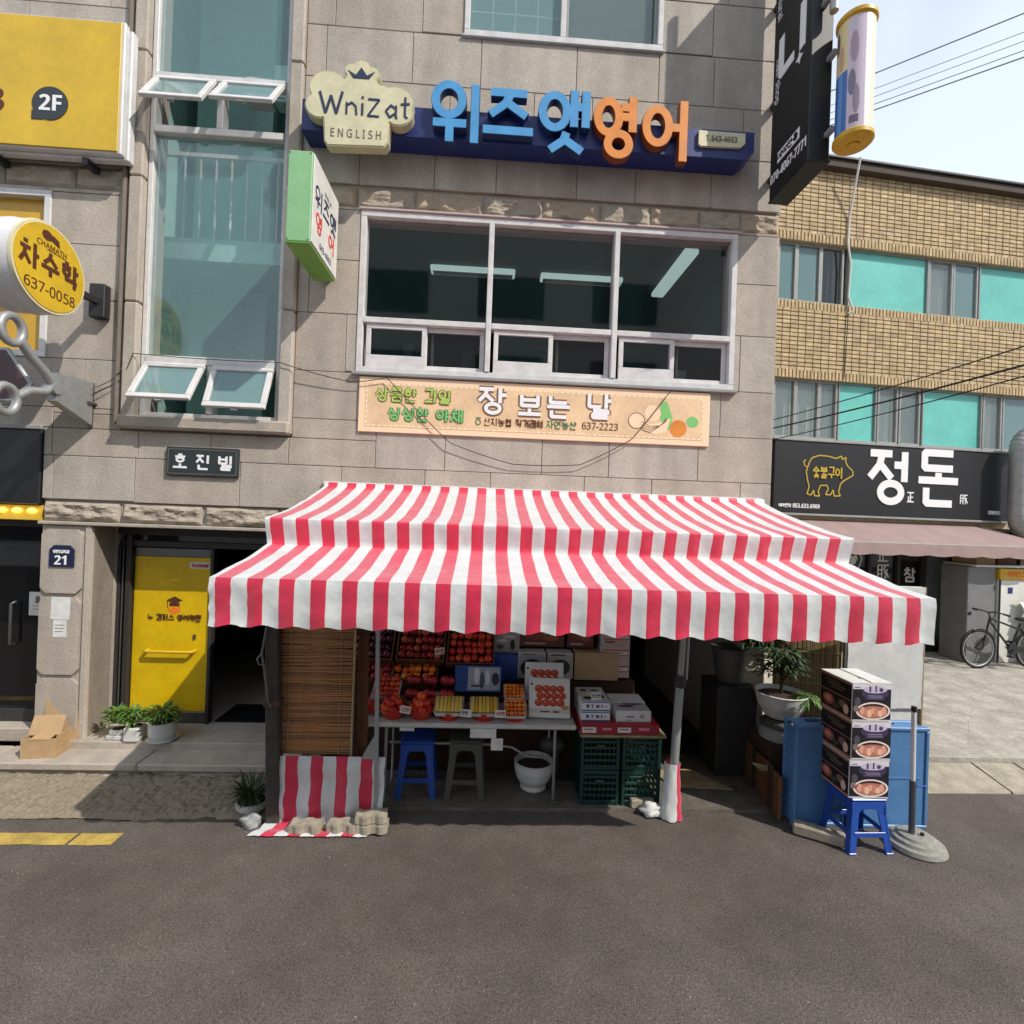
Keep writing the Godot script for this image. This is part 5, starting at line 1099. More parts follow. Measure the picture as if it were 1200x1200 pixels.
func lumpy(sd: int, r: Vector3, lat := 12, lon := 18, amp := .5) -> ArrayMesh:
	var mb = MB.new().sphere(Vector3.ZERO, Vector3.ONE, lat, lon)
	var nz = noise(sd, .8, 2)
	for i in mb.v.size():
		var d = mb.v[i]
		var k = 1.0 + amp * nz.get_noise_3dv(d * 1.3)
		mb.v[i] = Vector3(d.x * r.x, maxf(d.y * r.y, -r.y * .6), d.z * r.z) * k
	for i in range(0, mb.v.size(), 3):
		var m = (mb.v[i + 2] - mb.v[i]).cross(mb.v[i + 1] - mb.v[i])
		for q in 3: mb.n[i + q] = m if m.length() > 1e-9 else Vector3.UP
	return smooth(mb)

func block(label: String, at: Vector3, turn := 0.0, wavy := true) -> void:   # interlocking paving block
	var poly = PackedVector2Array()
	for s in 2:
		for i in 9:
			var u = i / 8.0 if s == 0 else 1 - i / 8.0
			var w = (.010 * (1 if int(u * 4) % 2 == 0 else -1)) if wavy else 0.0
			poly.append(Vector2(-.125 + u * .25, (-.06 if s == 0 else .06) + w))
	var mb = MB.new(); mb.xf = Transform3D(Basis(Vector3.RIGHT, -PI / 2), Vector3.ZERO)
	mb.xf = mb.xf.scaled_local(Vector3(.95, .92, .9)); mb.prism(poly, 0, .062)
	mb.prism(Geometry2D.offset_polygon(poly, -.008)[0], .062, .068)
	solo("paving_block", label, "paving block", mb, M.concrete_block, at, turn, "concrete blocks holding down the striped skirt" if wavy else "")

func potted(called: String, label: String, at: Vector3, pot: MB, pm: Material, leaves: MB, soil_r: float, soil_y: float, lm: Material) -> Node3D:
	var p = thing(called, label, "plant", at)
	part(p, "pot", pot, pm)
	part(p, "soil", MB.new().lathe(Vector3(0, soil_y, 0), [Vector2(soil_r, 0), Vector2(0, .012)], 16), M.soil)
	part(p, "leaves", leaves, lm, "", true)
	return p

func forecourt() -> void:
	# blocks on the cloth
	block("wavy concrete block on the striped cloth, leftmost of four", Vector3(-1.29, .022, 1.0), .02)
	block("wavy concrete block on the striped cloth, second from left", Vector3(-1.01, .022, .99), -.03)
	block("wavy concrete block on the striped cloth, lower of the stacked pair", Vector3(-.79, .022, 1.0), .05)
	block("wavy concrete block on the striped cloth, upper of the stacked pair", Vector3(-.80, .092, .99), .12)
	# doorstep plants
	var round_pot = func(r: float, h: float) -> MB: return MB.new().lathe(Vector3.ZERO, [Vector2(0, 0), Vector2(r * .8, 0), Vector2(r, h * .3), Vector2(r * 1.02, h * .6), Vector2(r * .95, h), Vector2(r * .88, h), Vector2(r * .85, h * .8), Vector2(0, h * .78)], 24)
	var pp = potted("potted_plant", "round white pot with bright leafy plant and saucer on the doorstep", Vector3(-2.98, .262, .0), round_pot.call(.115, .16), M.plastic_white, foliage(51, 170, Vector3(0, .2, 0), Vector3(.10, .08, .09), .13, .022, .45, .8), .10, .13, M.leaf)
	part(pp, "saucer", MB.new().lathe(Vector3(0, -.02, 0), [Vector2(0, 0), Vector2(.11, 0), Vector2(.135, .022), Vector2(.12, .02), Vector2(0, .018)], 24), M.plastic_white)
	potted("potted_plant", "small square white pot with a spreading plant left of the round pot", Vector3(-3.23, .242, .0), MB.new().bb(-.07, .07, 0, .13, -.07, .07, .012), M.plastic_white, foliage(52, 150, Vector3(-.02, .2, 0), Vector3(.11, .10, .07), .11, .020, .5, .9), .06, .131, M.leaf)
	potted("potted_plant", "low white planter dish with dark leaves at the left end of the doorstep plants", Vector3(-3.40, .242, -.03), MB.new().bb(-.08, .08, 0, .04, -.06, .06, .008).bb(-.06, .06, .041, .09, -.05, .05, .008), M.plastic_white, foliage(53, 150, Vector3(0, .17, 0), Vector3(.11, .12, .06), .10, .020, .5, .9), .05, .092, M.leaf)
	# plant by the left post
	potted("potted_plant", "bushy spiky plant in a pale bowl beside the left awning post", Vector3(-1.80, .01, .76), MB.new().lathe(Vector3.ZERO, [Vector2(0, 0), Vector2(.06, 0), Vector2(.12, .06), Vector2(.13, .11), Vector2(.115, .11), Vector2(.1, .09), Vector2(0, .09)], 20), M.plastic_white, foliage(54, 190, Vector3(0, .13, 0), Vector3(.09, .05, .08), .16, .014, .25, 1.2), .11, .095, M.leaf_dark)
	solo("grey_cloth_bag", "small grey crumpled bag on the road beside the left awning post", "bag", lumpy(9, Vector3(.075, .06, .055)), M.frame_grey, Vector3(-1.735, .04, .93))
	# open cardboard box leaning on the pier
	var cb = thing("cardboard_box", "opened brown cardboard box with raised flaps on the step by the granite pier", "box", Vector3(-3.90, .172, .14), .12)
	part(cb, "front_panel", MB.new().bb(-.15, .13, 0, .17, .10, .106), M.cardboard)
	part(cb, "side_panel", MB.new().bb(-.15, -.144, 0, .17, -.1, .099), M.cardboard); part(cb, "side_panel", MB.new().bb(.124, .13, 0, .19, -.1, .099), M.cardboard)
	var bp = part(cb, "back_panel", MB.new().bb(-.15, .15, 0, .48, -.003, .003), M.cardboard); bp.position = Vector3(.02, 0, -.10); bp.rotation = Vector3(-.10, 0, -.04)
	latin(bp, "RGA", .06, Vector3(.07, .37, .005), M.brown_soft, false, Basis(Vector3.BACK, PI / 2 + .1), .002)
	var fl = part(cb, "flap", MB.new().bb(-.14, .12, 0, .17, -.003, .003), M.cardboard); fl.position = Vector3(-.01, .17, .02); fl.rotation = Vector3(-.45, 0, 0)
	var f2 = part(cb, "flap", MB.new().bb(-.07, .09, -.002, .002, 0, .09), M.cardboard); f2.position = Vector3(-.02, .172, .02); f2.rotation = Vector3(.1, 0, 0)
	part(cb, "inside_floor", MB.new().bb(-.143, .123, .0, .006, -.1, .0995), M.cardboard)
	# right: meat boxes on a stool
	stool("blue plastic stool carrying three printed meat boxes at the right", M.plastic_blue, Vector3(3.02, 0, 1.06), .02, .41)
	var fo = [["r", 0, 0, 256, 34, Color(.86, .84, .88)], ["r", 10, 20, 40, 6, Color(.3, .26, .36)], ["e", 150, 60, 92, 46, Color(.24, .21, .34)], ["e", 150, 36, 80, 26, Color(.78, .74, .82)], ["r", 110, 14, 12, 40, Color(.24, .2, .32)], ["r", 150, 10, 10, 44, Color(.24, .2, .32)], ["e", 190, 38, 14, 14, Color(.3, .24, .38)], ["r", 100, 78, 100, 5, Color(.6, .56, .66)], ["r", 110, 90, 90, 4, Color(.6, .56, .66)], ["r", 90, 100, 120, 3, Color(.5, .46, .56)],
		["e", 140, 186, 116, 62, Color(.92, .86, .82)], ["e", 140, 186, 102, 51, Color(.16, .10, .10)], ["e", 140, 192, 98, 42, Color(.72, .46, .40)]]
	for i in 7: fo.append(["e", 68 + i * 24, 184 + (i % 3) * 9, 17, 28 - (i % 2) * 6, [Color(.88, .64, .54), Color(.80, .52, .45), Color(.92, .74, .62)][i % 3]])
	fo.append_array([["e", 34, 120, 20, 30, Color(.3, .3, .34)], ["e", 24, 170, 18, 24, Color(.5, .42, .4)], ["r", 0, 246, 256, 10, Color(.8, .78, .8)]])
	var front = printed("meat_front_print", print_tex(256, 256, Color(.10, .09, .12), fo))
	var sd = [["r", 0, 0, 256, 16, Color(0.63, 0.41, 0.33)], ["r", 40, 36, 120, 8, Color(0.51, 0.33, 0.27)], ["r", 60, 54, 150, 10, Color(0.39, 0.45, 0.33)], ["r", 90, 74, 100, 10, Color(0.54, 0.30, 0.24)], ["r", 0, 116, 256, 8, Color(0.63, 0.45, 0.38)]]
	sd.append_array([["e", 70, 180, 50, 40, Color(0.66, 0.36, 0.27)], ["e", 66, 176, 30, 22, Color(0.87, 0.57, 0.45)], ["e", 190, 170, 36, 28, Color(0.51, 0.39, 0.33)], ["e", 215, 196, 22, 34, Color(0.93, 0.78, 0.69)], ["e", 130, 206, 30, 20, Color(0.27, 0.30, 0.21)], ["r", 0, 240, 256, 16, Color(0.75, 0.48, 0.42)]])
	var side = printed("meat_side_print", print_tex(256, 256, Color(.09, .07, .07), sd))
	for i in 3:
		var cx = carton("meat_box", "printed meat box, %s of three stacked on the blue stool" % ["lowest", "middle", "topmost"][i], .315, .290, .36, Vector3(3.015 + [.0, .004, -.006][i], .411 + i * .296, 1.02), -.02 + .015 * i, M.sign_white, front, null, side, "stack of printed meat boxes")
		part(cx, "lid_edge", MB.new().bb(-.16, .16, .2905, .2945, -.182, .182), M.sign_white)
		if i == 2:
			part(cx, "lid_flap", MB.new().bb(.0, .155, .2955, .302, -.18, .17, .002), M.paper); part(cx, "lid_slot", MB.new().bb(-.02, .06, .2955, .297, .05, .075), M.ink_grey)
	# blue crates on end
	for i in 2:
		var c = thing("blue_crate", ["blue plastic crate standing on end left of the meat boxes", "blue plastic crate standing on end behind the pole stand"][i], "crate", [Vector3(2.84, 0, .80), Vector3(3.45, 0, .82)][i], [.06, -.02][i])
		var w: float = [.46, .62][i]; var h = .84; var d = .17
		part(c, "bottom_panel", MB.new().bb(-w / 2 + .03, w / 2 - .03, .03, h - .03, d / 2 - .03, d / 2 - .012, .004), M.crate_blue)
		part(c, "rim", frame(MB.new(), -w / 2, w / 2, 0, h, d / 2 - .05, d / 2, .03, .03, .006), M.crate_blue)
		part(c, "back_rim", frame(MB.new(), -w / 2, w / 2, 0, h, -d / 2, -d / 2 + .03, .03, .03, .006), M.crate_blue)
		for sx in [-1.0, 1.0]:
			var rb = MB.new()
			for k in 12: rb.bb(sx * w / 2 - sx * .012, sx * w / 2 - sx * .004, .05 + k * .063, .075 + k * .063, -d / 2 + .03, d / 2 - .05)
			rb.bb(sx * w / 2 - sx * .016, sx * w / 2 - sx * .012, .03, h - .03, -d / 2 + .03, d / 2 - .05)
			part(c, "ribbed_side", rb, M.crate_blue)
		part(c, "end_wall", MB.new().bb(-w / 2 + .03, w / 2 - .03, h - .018, h - .006, -d / 2 + .03, d / 2 - .05, .003), M.crate_blue)
		part(c, "hand_grip", MB.new().bb(-.07, .07, h - .0055, h + .004, -.05, .0, .003), M.ink_navy)
		part(c, "moulded_band", MB.new().bb(-w / 2 + .06, w / 2 - .06, .41, .425, d / 2 - .0118, d / 2 - .006), M.crate_blue)
	# pole on a concrete foot
	var ps = thing("pole_stand", "grey pole with black cap in a stepped round base at the right", "stand", Vector3(3.46, 0, 1.13))
	part(ps, "base", MB.new().lathe(Vector3.ZERO, [Vector2(0, 0), Vector2(.195, 0), Vector2(.205, .015), Vector2(.195, .045), Vector2(.165, .052), Vector2(.155, .075), Vector2(.125, .082), Vector2(.115, .10), Vector2(.06, .105), Vector2(0, .105)], 40), M.base_grey)
	part(ps, "lower_tube", MB.new().cyl(Vector3(-.03, .10, 0), Vector3(-.035, .52, 0), .022, .022, 12), M.steel)
	part(ps, "upper_tube", MB.new().cyl(Vector3(-.035, .52, 0), Vector3(-.045, 1.06, 0), .017, .017, 12), M.white_metal)
	part(ps, "cap", MB.new().cyl(Vector3(-.045, 1.06, 0), Vector3(-.045, 1.10, 0), .020, .020, 10), M.rubber)
	part(ps, "thumb_screw", MB.new().cyl(Vector3(-.01, .48, .01), Vector3(.04, .48, .02), .008, .008, 6).sphere(Vector3(.045, .48, .02), Vector3(.014, .014, .014), 5, 8), M.plastic_blue)
	part(ps, "base_plug", MB.new().cyl(Vector3(.03, .10, .03), Vector3(.03, .125, .03), .015, .012, 8), M.rubber)
	# kerb piece on the road, white panel, plank
	var kb = solo("concrete_slab_piece", "broken pale concrete slab lying in front of the left blue crate", "slab", MB.new().box(Vector3(0, .05, 0), Vector3(.36, .085, .10), .012), M.concrete_block, Vector3(2.73, 0, 1.05), deg_to_rad(-32))
	var wp = thing("sheeted_board", "white sheet covered board standing behind the blue crates at the awning's right end", "panel", Vector3(3.57, 0, .62))
	var sheet = MB.new(); var nz = noise(83, 2.2, 3)
	var sp = func(u: int, v: int) -> Vector3: return Vector3(-.345 + .69 * u / 16.0, .90 + 1.08 * v / 24.0 + (.012 * nz.get_noise_2d(u * .6, 3) if v == 0 else 0.0), .02 + .006 * nz.get_noise_2d(u * .25, v * .2))
	for u in 16:
		for v in 24: sheet.quad(sp.call(u, v), sp.call(u + 1, v), sp.call(u + 1, v + 1), sp.call(u, v + 1))
	part(wp, "sheet", smooth(sheet), M.tarp_white)
	part(wp, "board", MB.new().bb(-.34, .34, .0, 1.98, -.03, -.005, .003), M.paper)
	part(wp, "edge_batten", MB.new().bb(.342, .362, 0, 1.98, -.03, .02, .004), M.wood_pale)
	# inner right corner: planter bowl on upturned pots, white pot, wooden trough
	var tr = thing("plank_panel", "low panel of brown upright planks along the right side under the awning", "panel", Vector3(2.60, .02, .22), deg_to_rad(84))
	var pr = RandomNumberGenerator.new(); pr.seed = 5
	for k in 11: part(tr, "plank", MB.new().bb(-.62 + k * .113, -.512 + k * .113, .0, .36 + pr.randf_range(-.02, .015), -.012, .010 + pr.randf_range(0, .006), .003), [M.wood, M.wood_dark, M.wood][k % 3])
	part(tr, "rail", MB.new().bb(-.62, .63, .25, .29, .018, .03, .003), M.wood_dark)
	solo("torn_card", "torn pale card leaning on the plank panel", "card", MB.new().prism(PackedVector2Array([Vector2(-.12, .05), Vector2(.10, 0), Vector2(.12, -.05), Vector2(-.02, -.03)]), -.002, .002), M.wood_pale, Vector3(2.50, .36, .62), .2)
	var pb = thing("planter_bowl", "wide pale planter bowl with a leafy shrub at the right under the awning", "plant", Vector3(2.80, .70, .36))
	part(pb, "bowl", MB.new().lathe(Vector3.ZERO, [Vector2(0, 0), Vector2(.10, 0), Vector2(.14, .02), Vector2(.15, .035), Vector2(.20, .12), Vector2(.225, .22), Vector2(.235, .235), Vector2(.22, .24), Vector2(.20, .20), Vector2(0, .19)], 30), M.plastic_white)
	part(pb, "soil", MB.new().lathe(Vector3(0, .2, 0), [Vector2(.2, 0), Vector2(0, .02)], 18), M.soil)
	part(pb, "stem", MB.new().tube([Vector3(0, .2, 0), Vector3(-.01, .35, .01), Vector3(.02, .5, 0)], .014, 6).tube([Vector3(-.01, .33, .01), Vector3(.08, .45, .03)], .009, 5), M.wood_dark)
	part(pb, "leaves", foliage(61, 380, Vector3(.0, .46, 0), Vector3(.22, .22, .16), .13, .026, .5, .6), M.leaf_dark, "", true)
	part(pb, "trailing_leaves", foliage(62, 60, Vector3(.16, .22, .14), Vector3(.07, .06, .05), .14, .020, .9, .3), M.leaf, "", true)
	solo("upturned_pot", "grey upturned pot, upper one under the planter bowl", "plant pot", MB.new().lathe(Vector3.ZERO, [Vector2(.17, 0), Vector2(.175, .03), Vector2(.13, .07), Vector2(0, .07)], 24), M.plastic_grey, Vector3(2.80, .625, .36))
	solo("upturned_pot", "pale upturned pot below the grey one under the planter bowl", "plant pot", MB.new().lathe(Vector3.ZERO, [Vector2(.18, .0), Vector2(.18, .05), Vector2(.15, .10), Vector2(0, .10)], 24), M.frame_grey, Vector3(2.80, .52, .36))
	solo("plant_stand", "dark block stand carrying the pots under the planter bowl", "stand", MB.new().bb(-.2, .2, 0, .52, -.2, .18, .01), M.wood_dark, Vector3(2.82, 0, .34))
	var fp = thing("flowering_plant", "grey pot with dark leaves and small red flowers behind the planter bowl", "plant", Vector3(2.50, .90, -.05))
	part(fp, "pot", MB.new().lathe(Vector3.ZERO, [Vector2(0, 0), Vector2(.12, 0), Vector2(.17, .30), Vector2(.18, .34), Vector2(.16, .34), Vector2(0, .31)], 24), M.plastic_grey)
	part(fp, "leaves", foliage(63, 300, Vector3(.20, .44, .14), Vector3(.26, .12, .16), .12, .03, .6, .6), M.leaf_dark, "", true)
	part(fp, "flowers", foliage(64, 150, Vector3(.36, .50, .26), Vector3(.24, .09, .14), .04, .03, .3, 1.0), M.flower_red, "", true)
	solo("pot_shelf", "dark shelf that carries the grey flower pot", "shelf", MB.new().bb(-.18, .22, .0, .865, -.2, .2, .01), M.frame_dark, Vector3(2.48, .03, -.05))
	solo("floor_mat", "pale torn floor mat on the ground inside the right bay", "mat", MB.new().prism(PackedVector2Array([Vector2(-.35, .35), Vector2(.05, .40), Vector2(.30, .02), Vector2(-.25, .06)]), 0, .008), M.wood_pale, Vector3(2.05, .04, .43))
	get_node("floor_mat").rotation.x = -PI / 2
	bicycle()

func bicycle() -> void:
	var b = thing("bicycle", "black bicycle parked in front of the white case at the right edge", "bicycle", Vector3(8.50, .14, -3.38), deg_to_rad(3))
	for k in 2:
		var c = Vector3(1.04 * k, .335, 0)
		var ty = []; var rm = []
		for i in 36:
			var a = TAU * i / 36
			ty.append(c + Vector3(cos(a), sin(a), 0) * .315); rm.append(c + Vector3(cos(a), sin(a), 0) * .288)
		var w = part(b, "wheel", MB.new().tube(rm, .014, 6, true), M.galvanised)
		part(w, "tyre", MB.new().tube(ty, .021, 8, true), M.rubber)
		var spk = MB.new()
		for i in 24:
			var a = TAU * i / 24
			spk.tube([c + Vector3(cos(a + .5), sin(a + .5), 0) * .02 + Vector3(0, 0, .025 * (1 if i % 2 else -1)), c + Vector3(cos(a), sin(a), 0) * .285], .0022, 4)
		part(w, "spokes", spk, M.steel, "", true)
		part(w, "hub", MB.new().cyl(c + Vector3(0, 0, -.045), c + Vector3(0, 0, .045), .02, .02, 10), M.steel)
		part(b, "mudguard", MB.new().tube(ty.slice(3, 17).map(func(p): return c + (p - c) * 1.10), .020, 6, false, .5), M.bike_black)
	var head = Vector3(.24, .78, 0); var crank = Vector3(.62, .34, 0); var seat = Vector3(.80, .78, 0)
	var fm = MB.new()
	for s in [[head, crank], [head + Vector3(-.02, .08, 0), seat - Vector3(.02, .1, 0)], [seat, crank], [crank, Vector3(1.04, .335, .05)], [crank, Vector3(1.04, .335, -.05)], [seat - Vector3(0, .08, 0), Vector3(1.04, .335, .05)], [seat - Vector3(0, .08, 0), Vector3(1.04, .335, -.05)]]: fm.tube(s, .017, 8)
	part(b, "frame", fm, M.bike_black)
	part(b, "fork", MB.new().tube([head + Vector3(-.03, .12, 0), Vector3(.13, .55, 0), Vector3(.04, .38, .05), Vector3(0, .335, .05)], .015, 7).tube([Vector3(.13, .55, 0), Vector3(.04, .38, -.05), Vector3(0, .335, -.05)], .013, 7), M.bike_black)
	part(b, "handlebar", MB.new().tube([Vector3(.18, .98, -.28), Vector3(.10, 1.0, -.2), Vector3(.16, .98, -.06), Vector3(.19, .96, 0), Vector3(.16, .98, .06), Vector3(.10, 1.0, .2), Vector3(.18, .98, .28)], .013, 7).tube([head, Vector3(.19, .96, 0)], .015, 7), M.steel)
	for z in [-.28, .28]: part(b, "grip", MB.new().cyl(Vector3(.17, .982, z * .9), Vector3(.26, .955, z), .018, .018, 8), M.rubber)
	part(b, "brake_cable", MB.new().tube(wire([Vector3(.14, .97, .15), Vector3(.02, .84, .16), Vector3(.10, .68, .05), Vector3(.1, .5, .02)], 0, 5), .005, 5), M.rubber)
	part(b, "saddle", MB.new().sphere(Vector3(.84, .86, 0), Vector3(.14, .035, .08), 7, 12), M.rubber)
	part(b, "chain_case", MB.new().disc(Vector2(.62, .34), Vector2(.10, .10), .03, .05).bb(.62, 1.04, .30, .38, .032, .048), M.bike_black)
	for k in 2: part(b, "pedal", MB.new().bar(crank + Vector3(0, 0, .06 - .12 * k), crank + Vector3(-.12 + .24 * k, -.1 + .2 * k, .08 - .16 * k), .018, .012).bb(.62 - .16 + .24 * k, .62 - .08 + .24 * k, .225 + .2 * k, .25 + .2 * k, .08 - .24 * k, .16 - .24 * k), M.rubber)
	part(b, "kickstand", MB.new().tube([Vector3(1.0, .31, .06), Vector3(.92, .0, .16)], .008, 5), M.steel)

func wires_overhead() -> void:
	var k = 0
	for w in [[8.5, -1.56, .0], [8.3, -1.57, .03], [8.2, -1.58, .03], [8.1, -1.58, .05], [8.0, -1.54, .05]]:
		var o = Vector3(4.87, w[0], w[1]); var d = Vector3(1.12, 0, .95 - w[2]).normalized()
		solo("overhead_cable", "overhead cable crossing the sky, %s of five" % ["highest", "second highest", "middle", "second lowest", "lowest"][k], "cable", MB.new().tube([o - d * 2.6, o, o + d * 3, o + d * 9], [.008, .004, .004, .005, .008][k], 5), M.frame_grey, Vector3.ZERO, 0, "overhead cables against the sky"); k += 1
	k = 0
	for w in [[Vector3(4.20, 4.1, -3.85), Vector3(4.54, 4.1, .84)], [Vector3(4.26, 4.0, -3.85), Vector3(4.74, 4.0, .66)], [Vector3(4.66, 3.9, -3.85), Vector3(4.74, 3.9, .67)]]:
		var d: Vector3 = w[1] - w[0]
		solo("street_cable", "dark cable in front of the brick building, %s of three" % ["upper", "middle", "lower"][k], "cable", MB.new().tube(wire([w[0], w[0] + d * 1.05, w[0] + d * 1.05 + Vector3(5, 1.2, .8)], .04, 12), [.007, .011, .007][k], 5), M.rubber, Vector3.ZERO, 0, "street cables in front of the brick building"); k += 1
# ---------- mesh builder: collects faces, committed as one named mesh ----------
class MB:
	var v := PackedVector3Array()
	var n := PackedVector3Array()
	var uv := PackedVector2Array()
	var cl := PackedColorArray()
	var xf := Transform3D()
	var col := Color.WHITE
	func p3(a: Vector3, b: Vector3, c: Vector3, na: Vector3, nb: Vector3, nc: Vector3, ua := Vector2.ZERO, ub := Vector2.ZERO, uc := Vector2.ZERO) -> void:
		for q in [[a, na, ua], [c, nc, uc], [b, nb, ub]]:
			v.append(xf * q[0]); n.append((xf.basis * q[1]).normalized()); uv.append(q[2]); cl.append(col)
	func tri(a: Vector3, b: Vector3, c: Vector3) -> void:
		var m := (b - a).cross(c - a).normalized()
		p3(a, b, c, m, m, m)
	func quad(a: Vector3, b: Vector3, c: Vector3, d: Vector3, u := Rect2(0, 0, 1, 1)) -> void:
		var m := (c - a).cross(d - b).normalized()
		var ua := Vector2(u.position.x, u.end.y); var ub := u.end; var uc := Vector2(u.end.x, u.position.y); var ud := u.position
		p3(a, b, c, m, m, m, ua, ub, uc); p3(a, c, d, m, m, m, ua, uc, ud)
	func quado(a: Vector3, b: Vector3, c: Vector3, d: Vector3, outw: Vector3) -> void:
		if (c - a).cross(d - b).dot(outw) < 0.0: quad(a, d, c, b)
		else: quad(a, b, c, d)
	func quadn(a, b, c, d, na, nb, nc, nd, ua := Vector2.ZERO, ub := Vector2.ZERO, uc := Vector2.ZERO, ud := Vector2.ZERO) -> void:
		p3(a, b, c, na, nb, nc, ua, ub, uc); p3(a, c, d, na, nc, nd, ua, uc, ud)
	func box(c: Vector3, s: Vector3, bv := 0.0) -> MB:
		var h := s / 2
		bv = minf(bv, minf(h.x, minf(h.y, h.z)) * .9)
		var e := [Vector3.RIGHT, Vector3.UP, Vector3.BACK]
		for i in 3:
			var j := (i + 1) % 3; var k := (i + 2) % 3
			for sg in [-1.0, 1.0]:
				var m: Vector3 = c + e[i] * h[i] * sg
				var a: Vector3 = e[j] * (h[j] - bv); var b: Vector3 = e[k] * (h[k] - bv)
				quado(m - a - b, m + a - b, m + a + b, m - a + b, e[i] * sg)
		if bv > 0.0:
			for k in 3:
				var i := (k + 1) % 3; var j := (k + 2) % 3
				for si in [-1.0, 1.0]:
					for sj in [-1.0, 1.0]:
						var w: Vector3 = e[k] * (h[k] - bv)
						var pi: Vector3 = c + e[i] * si * h[i] + e[j] * sj * (h[j] - bv)
						var pj: Vector3 = c + e[i] * si * (h[i] - bv) + e[j] * sj * h[j]
						quado(pi - w, pi + w, pj + w, pj - w, e[i] * si + e[j] * sj)
			for sx in [-1.0, 1.0]:
				for sy in [-1.0, 1.0]:
					for sz in [-1.0, 1.0]:
						var o := Vector3(sx, sy, sz)
						var a: Vector3 = c + o * (h - Vector3(0, bv, bv)); var b: Vector3 = c + o * (h - Vector3(bv, 0, bv)); var d: Vector3 = c + o * (h - Vector3(bv, bv, 0))
						if (b - a).cross(d - a).dot(o) > 0: tri(a, b, d)
						else: tri(a, d, b)
		return self
	func bb(x0: float, x1: float, y0: float, y1: float, z0: float, z1: float, bv := 0.0) -> MB:
		return box(Vector3(x0 + x1, y0 + y1, z0 + z1) / 2, Vector3(absf(x1 - x0), absf(y1 - y0), absf(z1 - z0)), bv)
	func bar(a: Vector3, b: Vector3, w: float, t: float, bv := 0.0) -> MB:   # a square bar between two points
		var keep := xf
		var d := b - a
		var up := Vector3.UP if absf(d.normalized().y) < .95 else Vector3.BACK
		xf = keep * Transform3D(Basis.looking_at(d, up), (a + b) / 2)
		box(Vector3.ZERO, Vector3(w, t, d.length()), bv)
		xf = keep
		return self
	func cyl(a: Vector3, b: Vector3, ra: float, rb: float, seg := 12, caps := true) -> MB:
		var d := (b - a).normalized()
		var s := d.cross(Vector3.UP if absf(d.y) < .9 else Vector3.RIGHT).normalized(); var t := d.cross(s)
		for i in seg:
			var p := TAU * i / seg; var q := TAU * (i + 1) / seg
			var np := s * cos(p) + t * sin(p); var nq := s * cos(q) + t * sin(q)
			quadn(a + np * ra, a + nq * ra, b + nq * rb, b + np * rb, np, nq, nq, np, Vector2(float(i) / seg, 1), Vector2(float(i + 1) / seg, 1), Vector2(float(i + 1) / seg, 0), Vector2(float(i) / seg, 0))
			if caps:
				if ra > 0: p3(a, a + nq * ra, a + np * ra, -d, -d, -d)
				if rb > 0: p3(b, b + np * rb, b + nq * rb, d, d, d)
		return self
	func tube(pts: Array, r: float, seg := 6, closed := false, flat := 1.0) -> MB:
		var m := pts.size(); var rings := []; var ns := []
		var s := Vector3.ZERO
		for i in m:
			var d: Vector3
			if closed: d = pts[(i + 1) % m] - pts[(i - 1 + m) % m]
			else: d = pts[mini(i + 1, m - 1)] - pts[maxi(i - 1, 0)]
			d = d.normalized()
			if s == Vector3.ZERO: s = d.cross(Vector3.UP if absf(d.y) < .9 else Vector3.RIGHT).normalized()
			s = (s - d * s.dot(d)).normalized()
			var t := d.cross(s)
			var ra := []; var na := []
			for k in seg:
				var q := TAU * k / seg; var o: Vector3 = s * cos(q) + t * sin(q) * flat
				na.append(o); ra.append(pts[i] + o * r)
			rings.append(ra); ns.append(na)
		for i in (m if closed else m - 1):
			var j := (i + 1) % m
			for k in seg:
				var l := (k + 1) % seg
				quadn(rings[i][k], rings[i][l], rings[j][l], rings[j][k], ns[i][k], ns[i][l], ns[j][l], ns[j][k])
		if not closed:
			for k in range(1, seg - 1):
				tri(rings[0][0], rings[0][k + 1], rings[0][k]); tri(rings[m - 1][0], rings[m - 1][k], rings[m - 1][k + 1])
		return self
	func sphere(c: Vector3, r: Vector3, lat := 6, lon := 9) -> MB:
		for i in lat:
			var a := PI * i / lat - PI / 2; var b := PI * (i + 1) / lat - PI / 2
			for j in lon:
				var p := TAU * j / lon; var q := TAU * (j + 1) / lon
				var d := [Vector3(cos(a) * sin(p), sin(a), cos(a) * cos(p)), Vector3(cos(a) * sin(q), sin(a), cos(a) * cos(q)), Vector3(cos(b) * sin(q), sin(b), cos(b) * cos(q)), Vector3(cos(b) * sin(p), sin(b), cos(b) * cos(p))]
				quadn(c + d[0] * r, c + d[1] * r, c + d[2] * r, c + d[3] * r, d[0] / r, d[1] / r, d[2] / r, d[3] / r)
		return self
	func lathe(o: Vector3, pr: Array, seg := 20) -> MB:   # profile of Vector2(radius, height), going up on the outside
		for i in pr.size() - 1:
			var a: Vector2 = pr[i]; var b: Vector2 = pr[i + 1]
			var t := (b - a).normalized()
			for j in seg:
				var p := TAU * j / seg; var q := TAU * (j + 1) / seg
				var dp := Vector3(sin(p), 0, cos(p)); var dq := Vector3(sin(q), 0, cos(q))
				var np := dp * t.y - Vector3.UP * t.x; var nq := dq * t.y - Vector3.UP * t.x
				quadn(o + dp * a.x + Vector3.UP * a.y, o + dq * a.x + Vector3.UP * a.y, o + dq * b.x + Vector3.UP * b.y, o + dp * b.x + Vector3.UP * b.y, np, nq, nq, np)
		return self
